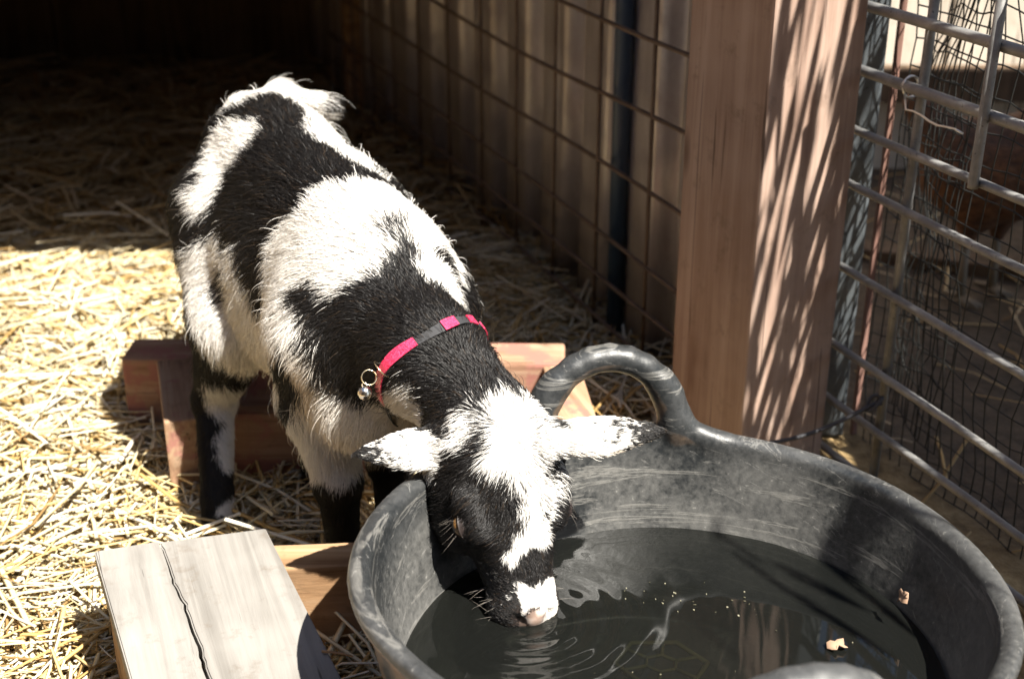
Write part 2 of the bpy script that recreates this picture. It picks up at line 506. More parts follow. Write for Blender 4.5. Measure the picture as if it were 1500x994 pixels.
def straw_field(n, xr, yr, lr, rr, zlift, seed, keep=None, dark=0.0):
    g = np.random.default_rng(seed)
    x = g.uniform(*xr, n); y = g.uniform(*yr, n)
    ok = ~blocked(x, y)
    if keep is not None: ok &= keep(x, y)
    x, y = x[ok], y[ok]; n = len(x)
    L = g.uniform(*lr, n) * (0.5 + g.random(n)); an = g.uniform(0, 2 * np.pi, n)
    r = g.uniform(*rr, n)
    pit = g.normal(0, 0.13, n)
    z = gh(x, y) + g.random(n) ** 1.6 * zlift + 0.002 + np.abs(np.sin(pit)) * L * 0.40
    d = np.stack([np.cos(an) * np.cos(pit), np.sin(an) * np.cos(pit), np.sin(pit)], 1)
    side = np.stack([-np.sin(an), np.cos(an), np.zeros(n)], 1)
    up = np.cross(d, side)
    flat = g.uniform(0.14, 0.75, n)
    bend = g.normal(0, 0.10, n) * L; sag = np.abs(g.normal(0, 0.05, n)) * L
    V = np.zeros((n, 3, 4, 3))
    for i, t in enumerate((-0.5, 0.0, 0.5)):
        c = np.stack([x, y, z], 1) + d * (L * t)[:, None] + side * (bend * (0.25 - t * t) * 2)[:, None] + np.array([0, 0, 1]) * (sag * (0.25 - t * t) * 2)[:, None]
        for j in range(4):
            a_ = j * np.pi / 2
            V[:, i, j] = c + side * (r * math.cos(a_))[:, None] + up * (r * flat * math.sin(a_))[:, None]
    base = (np.arange(n) * 12)[:, None]
    fl = []
    for i in (0, 1):
        for j in range(4):
            k = (j + 1) % 4
            fl.append(np.stack([i * 4 + j, i * 4 + k, (i + 1) * 4 + k, (i + 1) * 4 + j]))
    F = (base[:, :, None] + np.array(fl)[None]).reshape(-1, 4)
    pal = np.array([(0.66, 0.55, 0.33), (0.74, 0.66, 0.46), (0.60, 0.44, 0.20), (0.48, 0.31, 0.11), (0.78, 0.72, 0.57), (0.26, 0.16, 0.06)])
    pw = np.array([0.28, 0.24, 0.18, 0.10, 0.14, 0.06])
    if dark: pal = pal * np.array([0.72, 0.62, 0.50])  # duller straw where shed and coop lie shaded: shade put into the colour
    ci = g.choice(6, n, p=pw)
    C = pal[ci] * g.uniform(0.8, 1.1, n)[:, None]
    return V.reshape(-1, 3), F, np.repeat(C, 12, 0)

def build_straw():
    sets = [
        straw_field(23000, (-1.05, 0.05), (0.72, 2.15), (0.035, 0.12), (0.0007, 0.0021), 0.024, 11),
        straw_field(2600, (-1.05, -0.1), (0.72, 2.2), (0.07, 0.17), (0.0014, 0.0034), 0.030, 12),
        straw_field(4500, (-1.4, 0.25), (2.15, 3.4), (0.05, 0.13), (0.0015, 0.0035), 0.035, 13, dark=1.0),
        straw_field(26000, (-1.0, 0.0), (0.75, 2.15), (0.012, 0.035), (0.0005, 0.0014), 0.024, 16),
        straw_field(3000, (-0.3, 0.30), (1.0, 1.9), (0.04, 0.11), (0.0010, 0.0025), 0.02, 14),
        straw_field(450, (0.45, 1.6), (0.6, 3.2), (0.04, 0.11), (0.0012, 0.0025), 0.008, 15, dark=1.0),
    ]
    vv, ff, cc, o = [], [], [], 0
    for a, b, c in sets:
        vv.append(a); ff.append(b + o); cc.append(c); o += len(a)
    me = mesh_np('straw', np.concatenate(vv), np.concatenate(ff))
    at = me.attributes.new('tint', 'FLOAT_COLOR', 'POINT')
    C = np.concatenate(cc); at.data.foreach_set('color', np.concatenate([C, np.ones((len(C), 1))], 1).astype(np.float32).ravel())
    o = link_mesh('straw', me, M['straw'], smooth=True)
    tag(o, 'loose golden straw strewn over the pen floor', 'straw', kind='stuff')
build_straw()

# ------------------------------------------------------------------ shed: back wall, roof
WD = Vector((-0.376, 0.927, 0)).normalized()          # direction of the fence line, away from the camera
WN = Vector((-WD.y, WD.x, 0))                         # towards the pen
sw = empty('shed_wall', (-0.8, 3.45, 0))
tag(sw, 'dark plank wall at the back of the shaded shed', 'wall')
x = -3.0; i = 0
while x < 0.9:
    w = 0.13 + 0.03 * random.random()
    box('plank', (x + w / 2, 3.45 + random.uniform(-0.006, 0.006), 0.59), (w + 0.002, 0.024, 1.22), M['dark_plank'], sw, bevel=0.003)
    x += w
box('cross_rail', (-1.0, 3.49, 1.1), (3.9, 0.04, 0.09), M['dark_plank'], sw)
sp = box('shed_post', (-0.33, 3.05, 0.59), (0.09, 0.09, 1.20), M['brown_board'], None, (0, 0, 0.2), 0.005)
tag(sp, 'brown timber post standing in the dark of the shed', 'post')
sl_ = empty('side_wall', (-1.55, 2.6, 0))
tag(sl_, 'dark plank side wall of the shed', 'wall')
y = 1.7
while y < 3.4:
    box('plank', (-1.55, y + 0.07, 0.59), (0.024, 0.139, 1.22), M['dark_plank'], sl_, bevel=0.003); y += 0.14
def slab(name, outline, z0, z1, m, parent=None):
    n = len(outline)
    vv = [(x, y, z0) for x, y in outline] + [(x, y, z1) for x, y in outline]
    ff = [tuple(range(n))[::-1], tuple(range(n, 2 * n))] + [(i, (i + 1) % n, n + (i + 1) % n, n + i) for i in range(n)]
    C = Collect(); C.add(vv, ff); return C.build(name, m, parent, False)
rf = empty('shed_roof', (-0.8, 2.7, 1.2))
tag(rf, 'low sheet roof over the shaded shed', 'roof')
slab('sheet', [(-1.75, 1.565), (0.29, 1.565), (-0.50, 3.55), (-1.75, 3.55)], 1.205, 1.217, M['roof'], rf)
box('fascia', (-0.76, 1.58, 1.15), (1.98, 0.024, 0.10), M['brown_board'], rf)
# unseen plank walls added left of and behind the camera to cut sky light
bw = empty('sky_block_wall', (-2.3, 0.0, 0)); tag(bw, 'unseen dark plank wall added to block sky light', 'wall')
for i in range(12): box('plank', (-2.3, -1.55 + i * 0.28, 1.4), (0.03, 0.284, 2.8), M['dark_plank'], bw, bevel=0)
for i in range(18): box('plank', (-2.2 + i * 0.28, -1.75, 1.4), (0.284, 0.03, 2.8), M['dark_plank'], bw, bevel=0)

# ------------------------------------------------------------------ corrugated wall along the pen
W0 = Vector((0.315, 1.46, 0))
def wall_pt(t, off, z): return W0 + WD * t + WN * off + Vector((0, 0, z))
cw = empty('corrugated_wall', tuple(wall_pt(0.8, 0, 0)))
tag(cw, 'weathered corrugated metal wall behind the wire panel', 'wall')
for s in range(4):
    t0, t1 = s * 0.62, s * 0.62 + 0.64
    n = 128; vv = []; ff = []
    for i in range(n + 1):
        t = t0 + (t1 - t0) * i / n
        ph = (t / 0.15) % 1.0
        prof = 0.016 * math.tanh(4.0 * (math.sin(2 * math.pi * ph) + 0.45)) + 0.001 * (s % 2)
        for z in (-0.03, 0.3, 0.6, 0.9, 1.2):
            vv.append(tuple(wall_pt(t, prof + 0.004 * math.sin(3 * z + t * 5), z)))
    for i in range(n):
        for j in range(4):
            a = i * 5 + j; ff.append((a, a + 1, a + 6, a + 5))
    me = bpy.data.meshes.new('sheet'); me.from_pydata(vv, [], ff)
    o = link_mesh('sheet', me, M['corr'], cw, True)
    md = o.modifiers.new('thick', 'SOLIDIFY'); md.thickness = 0.0015; md.offset = 0
wp = empty('fence_panel', tuple(wall_pt(0.8, 0.05, 0)))
tag(wp, 'rusty welded wire panel standing before the corrugated wall', 'fence panel')
ZW = [0.03, 0.095, 0.16, 0.255, 0.355, 0.455, 0.555, 0.655, 0.755]
for k, z in enumerate(ZW):
    pts = [wall_pt(t, 0.056 + 0.004 * math.sin(t * 6 + k), z + 0.004 * math.sin(t * 4 + k * 2)) for t in np.linspace(-0.02, 1.8, 14)]
    tube('horizontal_wire', pts, 0.0030, M['rust_wire'], wp, 6)
for k in range(11):
    t = 0.24 + k * 0.155
    tube('vertical_wire', [wall_pt(t, 0.050 + 0.004 * math.sin(t * 6), z) for z in (0.0, 0.3, 0.6, 0.9)], 0.0030, M['rust_wire'], wp, 6)
bp = empty('blue_pipe', tuple(wall_pt(0.37, 0.03, 0)))
tag(bp, 'dark blue steel pipe standing between wire panel and corrugated wall', 'pipe')
tube('shaft', [wall_pt(0.37, 0.031, z) for z in (0.0, 0.4, 0.8, 1.1)], 0.0125, M['blue_pipe'], bp, 14)
tube('cap', [wall_pt(0.37, 0.031, 1.1), wall_pt(0.37, 0.031, 1.115)], 0.0145, M['blue_pipe'], bp, 14)

# ------------------------------------------------------------------ timber post at the corner
PC = Vector((0.2800, 1.4500, 0)) 
pst = box('timber_post', (PC.x, PC.y, 0.85), (0.130, 0.130, 1.72), M['post'], None, (0, 0, R(32)), 0.004, 0.0006, 20)
tag(pst, 'square reddish timber post with streaks of sun on one face', 'post')

# ------------------------------------------------------------------ gate with galvanised rods
G0 = Vector((0.383, 1.50, 0)); GD = -WD
def gate_pt(t, off, z): return G0 + GD * t + WN * off + Vector((0, 0, z))
stp = box('steel_post', tuple(gate_pt(0.0, -0.012, 0.75)), (0.034, 0.030, 1.5), M['steel'], None, (0, 0, math.atan2(WD.y, WD.x) + R(60)), 0.003)
tag(stp, 'blue grey square steel post beside the timber post', 'post')
gate = empty('gate_panel', tuple(gate_pt(0.4, 0.02, 0)))
tag(gate, 'galvanised rod gate panel between the pen and the coop', 'gate')
for k, z in enumerate([0.005, 0.07, 0.14, 0.238, 0.338, 0.40, 0.464, 0.53, 0.60]):
    pts = [gate_pt(t, 0.022 + 0.002 * math.sin(9 * t + k), z + 0.003 * math.sin(5 * t + k)) for t in np.linspace(-0.02, 1.15, 12)]
    tube('horizontal_rod', pts, 0.0058 if k in (6, 7) else 0.0048, M['galv'], gate, 10)
for t, z0 in ((0.128, -0.01), (0.245, 0.396), (0.40, -0.01), (0.56, 0.396), (0.72, -0.01), (0.9, -0.01)):
    off = 0.0125 if z0 < 0.1 else 0.0325
    tube('vertical_rod', [gate_pt(t, off, z0), gate_pt(t, off, 0.4), gate_pt(t + 0.004, off, 0.7)], 0.0052, M['galv'], gate, 10)
bt = box('batten', tuple(gate_pt(0.012, -0.042, 0.45)), (0.007, 0.006, 0.95), M['batten'], None, (0, 0, 0.3), 0.001)
tag(bt, 'thin red wooden batten holding the black netting', 'batten')

def netting(name, t0, t1, z0, z1, dt, dz, off, amp, seed, label):
    C = Collect(); g = random.Random(seed)
    nt = int((t1 - t0) / dt); nz = int((z1 - z0) / dz)
    def pt(i, j):
        t = t0 + i * dt; z = z0 + j * dz
        w = mnoise.noise_vector(Vector((t * 7, z * 7, seed))) * amp
        w2 = mnoise.noise_vector(Vector((t * 30, z * 30, seed + 5))) * amp * 0.35
        return gate_pt(t + w.x + w2.x, off + w.y, z + w.z + w2.z)
    for i in range(nt + 1):
        C.add(*tube_arrays([pt(i, j) for j in range(nz + 1)], 0.00085, 4, False))
    for j in range(nz + 1):
        C.add(*tube_arrays([pt(i, j) for i in range(nt + 1)], 0.00095, 4, False))
    o = C.build(name, M['net'])
    return tag(o, label, 'netting')
netting('netting', 0.03, 0.85, -0.01, 0.72, 0.019, 0.031, -0.045, 0.016, 3, 'black plastic netting stretched behind the gate rods')
netting('netting', 0.03, 0.15, 0.05, 0.70, 0.012, 0.027, -0.062, 0.035, 9, 'crumpled fold of black netting bunched beside the red batten')

def wire_thing(name, pts, r, m, label, cat, sides=6):
    o = tube(name, pts, r, m, None, sides); return tag(o, label, cat)
ty = gate_pt(0.128, 0.018, 0.464)
loop = []
for a in np.linspace(0, 2 * math.pi * 1.9, 40):
    loop.append(ty + WN * (0.010 * math.cos(a)) + Vector((0, 0, 0.011 * math.sin(a))) + GD * (-0.014 + 0.003 * a / 6.28 + 0.004 * math.sin(a * 0.5)))
for s in np.linspace(0, 1, 8):
    loop.append(ty + GD * (0.0 + 0.085 * s) + WN * (0.012 - 0.004 * s) + Vector((0, 0, -0.020 - 0.004 * s + 0.002 * math.sin(s * 9))))
wire_thing('wire_tie', loop, 0.0011, M['wire'], 'bright twisted wire tie wrapped round a gate rod', 'wire')
a = Vector((0.262, 1.352, 0.062)); b = gate_pt(0.128, 0.024, 0.105)
cord = []
for s in np.linspace(0, 1, 18):
    cord.append(a.lerp(b, s) + Vector((0, 0, -0.012 * math.sin(math.pi * s))))
cord += [b + Vector((0.008 * math.cos(t), 0.006 * math.sin(t), 0.008 * math.sin(t * 1.3))) for t in np.linspace(0, 9, 24)]
wire_thing('tie_cord', cord, 0.0024, M['cord'], 'dark cord stretched from the timber post to the gate rod', 'cord')

# ------------------------------------------------------------------ wooden pieces on the floor
stepA = empty('plank_step', (-0.27, 0.95, 0))
tag(stepA, 'grey weathered plank step with a long split along its top', 'step')
E0 = Vector((-0.381, 1.052, 0)); U = Vector((0.9695, 0.245, 0)).normalized(); Wd = Vector((0.40, -0.917, 0)).normalized()
def plank_poly(name, outline, z0, z1, m, parent):
    """outline in (u along the width, w along the length), anticlockwise from above"""
    bm = bmesh.new()
    vs_ = [bm.verts.new(E0 + U * u + Wd * w + Vector((0, 0, z1 + 0.0012 * mnoise.noise(Vector((u * 30, w * 12, 0)))))) for u, w in outline]
    fc = bm.faces.new(vs_)
    r = bmesh.ops.extrude_face_region(bm, geom=[fc])
    for q in r['geom']:
        if isinstance(q, bmesh.types.BMVert): q.co.z = z0
    bmesh.ops.recalc_face_normals(bm, faces=bm.faces)
    es = [e for e in bm.edges if abs(e.verts[0].co.z - e.verts[1].co.z) < 0.004 and e.verts[0].co.z > (z0 + z1) / 2]
    bmesh.ops.bevel(bm, geom=es, offset=0.0014, segments=2, affect='EDGES')
    me = bpy.data.meshes.new(name); bm.to_mesh(me); bm.free()
    return link_mesh(name, me, m, parent)
g = random.Random(4)
crack = [(0.0585 + 0.0035 * mnoise.noise(Vector((w * 22, 3, 1))) + 0.0016 * mnoise.noise(Vector((w * 90, 1, 7))), w) for w in np.linspace(0.0, 0.42, 60)]
plank_poly('plank', [(0, 0.004), (0, 0.42)] + [(u - 0.0004 - 0.0011 * min(1, w * 6), w) for u, w in reversed(crack)], 0.100, 0.1215, M['grey_plank'], stepA)
plank_poly('plank', [(u + 0.0004 + 0.0011 * min(1, w * 6), w) for u, w in crack] + [(0.155, 0.42), (0.155, 0.0)], 0.100, 0.1200, M['grey_plank'], stepA)
for u in (0.0125, 0.138):
    c = E0 + U * u + Wd * 0.245
    box('side_board', (c.x, c.y, 0.0475), (0.022, 0.38, 0.105), M['brown_board'], stepA, (0, 0, math.atan2(Wd.y, Wd.x) + math.pi / 2), 0.002)
c = E0 + U * 0.0775 + Wd * 0.30
box('cross_board', (c.x, c.y, 0.048), (0.086, 0.02, 0.100), M['brown_board'], stepA, (0, 0, math.atan2(Wd.y, Wd.x) + math.pi / 2), 0.002)

tw_ = E0 + U * 0.150 + Wd * 0.205 + Vector((0, 0, 0.1225))
o = tube('twig', [tw_, tw_ + Vector((0.008, -0.003, 0.0015)), tw_ + Vector((0.016, -0.004, 0.0008)), tw_ + Vector((0.026, -0.008, 0.001))], [0.0012, 0.0010, 0.0009, 0.0006], M['brown_board'], None, 6)
tag(o, 'short brown twig lying on the split plank', 'twig')
bb = box('loose_board', (-0.158, 1.078, 0.048), (0.165, 0.040, 0.102), M['brown_board'], None, (0, 0, R(4)), 0.002, 0.0008, 8)
tag(bb, 'rough brown board on edge between plank step and rubber tub', 'board')

stepB = empty('red_step', (-0.2, 1.45, 0))
tag(stepB, 'low red painted timber frame standing behind the goat', 'step')
box('rail', (-0.205, 1.523, 0.049), (0.54, 0.062, 0.103), M['red_board'], stepB, (0, 0, R(-1.5)), 0.004, 0.0008, 8)
box('beam', (-0.386, 1.418, 0.050), (0.165, 0.044, 0.104), M['red_beam'], stepB, (0, 0, R(-74)), 0.003, 0.0008, 6)
box('front_board', (-0.150, 1.372, 0.055), (0.40, 0.022, 0.085), M['red_board'], stepB, (0, 0, 0), 0.003, 0.0006, 6)
box('beam', (0.066, 1.420, 0.048), (0.138, 0.044, 0.100), M['red_beam'], stepB, (0, 0, R(-84)), 0.003, 0.0008, 6)

# ------------------------------------------------------------------ rubber tub
TH, TA, TB, TM = 0.212, 0.246, 0.224, 0.240
tilt = Matrix.Translation((TC[0], TC[1], 0.0)) @ Matrix.Rotation(R(3.2), 4, 'Y')
def tub_R(z): return 0.178 + 0.058 * np.clip(z / TH, 0, 1.3) ** 0.85
def make_tub():
    F = Field((-0.30, -0.27, -0.012), (0.30, 0.27, 0.325), 0.0033)
    sl, (x, y, z) = F.sub((-1, -1, -1), (1, 1, 1))
    rho = np.sqrt((x / TA) ** 2 + (y / TB) ** 2) * TM
    Ro = tub_R(z) + 0.005
    wob = 0.0016 * np.sin(3 * np.arctan2(y, x) + 1) + 0.001 * np.sin(7 * np.arctan2(y, x))
    outer = np.maximum(np.maximum(rho + wob - Ro, z - TH), -z)
    inner = np.maximum(rho + wob - Ro + 0.010, 0.040 - z)
    F.f[sl] = np.maximum(outer, -inner)
    lip = np.sqrt((rho + wob - 0.2405) ** 2 + (z - TH + 0.001) ** 2) - 0.0078
    F.put(sl, lip.astype(np.float32), 0.007)
    for ang in (R(101), R(281)):
        c = Vector((TA * math.cos(ang), TB * math.sin(ang), 0))
        tg = Vector((-TA * math.sin(ang), TB * math.cos(ang), 0)).normalized()
        out = Vector((tg.y, -tg.x, 0))
        if out.dot(c) < 0: out = -out
        pts = []
        for a in np.linspace(R(-14), R(194), 15):
            s = 0.066 * math.cos(a); h = 0.074 * math.sin(a)
            bow = -0.010 * (s / 0.066) ** 2
            pts.append(c + tg * s + out * (bow + 0.004) + Vector((0, 0, TH + h)))
        rad = [0.0125] * 15
        for i in range(14): F.cone(pts[i], pts[i + 1], 0.0119, 0.0119, 0.006)
        for sgn in (1, -1):          # the gusset that runs from the rim up into the handle
            p0 = c + tg * sgn * 0.105 + out * -0.022 + Vector((0, 0, TH - 0.004))
            p1 = c + tg * sgn * 0.066 + out * -0.006 + Vector((0, 0, TH + 0.012))
            p2 = c + tg * sgn * 0.052 + out * 0.0 + Vector((0, 0, TH + 0.045))
            F.cone(p0, p1, 0.006, 0.010, 0.012); F.cone(p1, p2, 0.010, 0.011, 0.014)
    v, q = F.mesh()
    v = smooth_v(v, q, 3, 0.5)
    me = mesh_np('wall', v, q); nrm = np.zeros(len(v) * 3, np.float32); me.vertices.foreach_get('normal', nrm)
    nrm = nrm.reshape(-1, 3)
    mid = v[q].mean(1)
    hb = (mid[:, 2] > TH + 0.0125) & (mid[:, 1] > 0); hf = (mid[:, 2] > TH + 0.0125) & (mid[:, 1] < 0)
    tub = empty('rubber_tub', (TC[0], TC[1], 0))
    tag(tub, 'black rubber tub with two loop handles holding drinking water', 'tub')
    Mt = np.array(tilt); 
    for name, sel, lab in (('wall', ~(hb | hf), None), ('handle', hb, 'loop handle behind the ear of the goat'), ('handle', hf, 'loop handle nearest the camera')):
        qq = q[sel]; u, inv = np.unique(qq, return_inverse=True)
        vv = v[u] @ Mt[:3, :3].T + Mt[:3, 3]
        m2 = mesh_np(name, vv, inv.reshape(-1, 4))
        o = link_mesh(name, m2, M['rubber'], tub, True)
        m2.normals_split_custom_set_from_vertices((nrm[u] @ Mt[:3, :3].T).tolist())
    # moulded emblem on the tub floor: a hexagon outline with small cells inside
    C = Collect(); ec = np.array((0.012, 0.108))
    def ring(cx, cy, r, n, rot, rad):
        p = [tilt @ Vector((cx + r * math.cos(rot + 2 * math.pi * i / n) * 1.25, cy + r * math.sin(rot + 2 * math.pi * i / n), 0.0412)) for i in range(n + 1)]
        C.add(*tube_arrays(p, rad, 5))
    ring(ec[0], ec[1], 0.034, 6, 0.1, 0.0026); ring(ec[0], ec[1], 0.012, 6, 0.4, 0.0018)
    for i in range(6):
        an = 0.4 + i * math.pi / 3
        p = [tilt @ Vector((ec[0] + 1.25 * r * math.cos(an), ec[1] + r * math.sin(an), 0.0412)) for r in (0.012, 0.023, 0.031)]
        C.add(*tube_arrays(p, 0.0018, 5))
    C.build('moulded_emblem', M['emblem'], tub)
M['emblem'] = simple('algae_on_rubber', (0.20, 0.18, 0.085), 0.7)
make_tub()

WZ = 0.126
NOSE = np.array((0.012, 0.938))
def make_water():
    nr, na = 120, 220
    rr = np.linspace(0, 1, nr) ** 0.9; aa = np.linspace(0, 2 * np.pi, na, endpoint=False)
    RR, AA = np.meshgrid(rr, aa, indexing='ij')
    s = float(tub_R(np.array(WZ)) + 0.001) / TM
    # polar grid centred on the muzzle, so that the rings are well resolved
    bx = TC[0] + TA * s * np.cos(AA); by = TC[1] + TB * s * np.sin(AA)
    X = NOSE[0] + (bx - NOSE[0]) * RR; Y = NOSE[1] + (by - NOSE[1]) * RR
    d = np.hypot(X - NOSE[0], Y - NOSE[1])
    ph = (vnoise(np.stack([X, Y, 0 * X], -1).reshape(-1, 3), 22, 8) - 0.5).reshape(X.shape)
    Z = 0.0011 * np.exp(-d / 0.042) * np.sin((d + 0.007 * ph) * 2 * np.pi / 0.019) * np.clip(d / 0.015, 0, 1)
    d2 = np.hypot(X - 0.05, Y - 0.98)
    Z += 0.00018 * np.exp(-d2 / 0.05) * np.sin(d2 * 2 * np.pi / 0.021 + 1)
    p = np.stack([X, Y, 0 * X], -1).reshape(-1, 3)
    Z += ((vnoise(p, 28, 5) - 0.5) * 0.00009).reshape(Z.shape)
    v = np.stack([X, Y, WZ + Z], -1).reshape(-1, 3)
    I = np.arange(nr * na).reshape(nr, na); J = np.roll(I, -1, 1)
    f = np.stack([I[:-1], I[1:], J[1:], J[:-1]], -1).reshape(-1, 4)
    o = link_mesh('water', mesh_np('water', v, f), M['water'], smooth=True)
    tag(o, 'dark drinking water rippling in the rubber tub', 'water', kind='structure')
make_water()

def make_specks():
    g = random.Random(9); C = Collect()
    spots = [(0.125, 0.975, 0.030, 20), (0.185, 0.955, 0.022, 12), (0.17, 0.90, 0.10, 10)]
    for cx, cy, sp, n in spots:
        for i in range(n):
            x, y = g.gauss(cx, sp), g.gauss(cy, sp * 0.5)
            if ((x - TC[0]) / 0.20) ** 2 + ((y - TC[1]) / 0.18) ** 2 > 1 or (x < 0.05 and y > 0.90): continue
            r = g.uniform(0.0003, 0.0010); a = g.uniform(0, 6.28)
            ps = [Vector((x + r * (0.5 + g.random()) * math.cos(a + t), y + r * (0.4 + g.random() * 0.6) * math.sin(a + t), WZ + 0.0012 + 0.0004 * math.sin(t))) for t in (0, 1.3, 2.5, 3.8, 5.1)]
            lo = [q - Vector((0, 0, 0.0006)) for q in ps]
            C.add(ps + lo, [(0, 1, 2, 3, 4), (9, 8, 7, 6, 5)] + [(i, 5 + i, 5 + (i + 1) % 5, (i + 1) % 5) for i in range(5)])
    o = C.build('pond_scum', simple('scum', (0.13, 0.12, 0.075), 0.6), None, False)
    tag(o, 'tiny yellowish flecks floating on the tub water', 'flecks', kind='stuff')
make_specks()

def dry_leaf(c, nrm, ang, size, label):
    bm = bmesh.new(); n = Vector(nrm).normalized(); a = n.orthogonal().normalized(); b = n.cross(a)
    a, b = a * math.cos(ang) + b * math.sin(ang), b * math.cos(ang) - a * math.sin(ang)
    ctr = bm.verts.new(Vector(c) + n * 0.002)
    ring = []
    for i in range(12):
        t = 2 * math.pi * i / 12; r = size * (1.25 * abs(math.cos(t)) + 0.52 * abs(math.sin(t)) ** 0.8) * (1.0 + 0.18 * math.sin(t * 5 + size * 900))
        ring.append(bm.verts.new(Vector(c) + a * r * math.cos(t) + b * r * math.sin(t) + n * (0.001 + 0.0035 * abs(math.sin(t)) + 0.001 * math.sin(t * 3))))
    for i in range(12): bm.faces.new((ctr, ring[i], ring[(i + 1) % 12]))
    me = bpy.data.meshes.new('leaf'); bm.to_mesh(me); bm.free()
    o = link_mesh('leaf', me, M['leafdry'], None, True)
    md = o.modifiers.new('thick', 'SOLIDIFY'); md.thickness = 0.0005
    tag(o, label, 'leaf', 'dry leaves in the tub')
dry_leaf((0.262, 0.900, WZ + 0.001), (0, 0, 1), -0.5, 0.0062, 'pale dry leaf floating on the dark water')
dry_leaf((0.322, 0.930, 0.155), (-0.9, -0.15, 0.35), 1.2, 0.0055, 'pale dry leaf stuck to the inner tub wall')

# ------------------------------------------------------------------ goat
GF = np.array((0.51, -0.86, 0.0)); GF /= np.linalg.norm(GF)      # the way the goat faces
GR = np.array((GF[1], -GF[0], 0.0))                               # its right flank
POLL = np.array((-0.0068, 1.008, 0.2877)); NOSETIP = np.array((0.0222, 0.925, 0.1426))
HL = NOSETIP - POLL; HLEN = np.linalg.norm(HL); HL = HL / HLEN
HU = np.array((0.30, -0.60, 0.72)); HU -= HL * (HU @ HL); HU /= np.linalg.norm(HU)
HS = np.cross(HL, HU)                                             # towards its right ear
KA, KS, KU = 1.03, 1.24, 1.14
def hp(a, s, u): return POLL + HL * (a * KA) + HS * (s * KS) + HU * (u * KU)
def hr(r): return (r[0] * KA, r[1] * KS, r[2] * KU)
HA = np.stack([HL, HS, HU])
BA = np.stack([GF, GR, (0, 0, 1.0)])
LEGS = {
    'hind_right': [(-0.303, 1.400, 0.325), (-0.292, 1.325, 0.232), (-0.328, 1.345, 0.125), (-0.318, 1.270, 0.045), (-0.316, 1.246, 0.016)],
    'hind_left': [(-0.225, 1.455, 0.325), (-0.200, 1.375, 0.232), (-0.238, 1.415, 0.125), (-0.222, 1.350, 0.045), (-0.220, 1.332, 0.016)],
    'fore_right': [(-0.172, 1.165, 0.285), (-0.184, 1.185, 0.215), (-0.172, 1.166, 0.125), (-0.170, 1.170, 0.042), (-0.168, 1.158, 0.016)],
    'fore_left': [(-0.092, 1.215, 0.285), (-0.120, 1.225, 0.215), (-0.122, 1.212, 0.125), (-0.124, 1.212, 0.042), (-0.122, 1.200, 0.016)],
}
EARS = {'right': (np.array((-0.0471, 1.008, 0.2541)), np.array((-0.1306, 0.985, 0.2572))),
        'left': (np.array((0.0398, 1.0, 0.2637)), np.array((0.1293, 1.01, 0.2661)))}
EYES = {'right': hp(0.086, 0.0345, -0.0200), 'left': hp(0.086, -0.0345, -0.0200)}
TAIL = [np.array(p) for p in ((-0.285, 1.488, 0.390), (-0.302, 1.512, 0.404), (-0.266, 1.524, 0.416), (-0.218, 1.515, 0.412))]

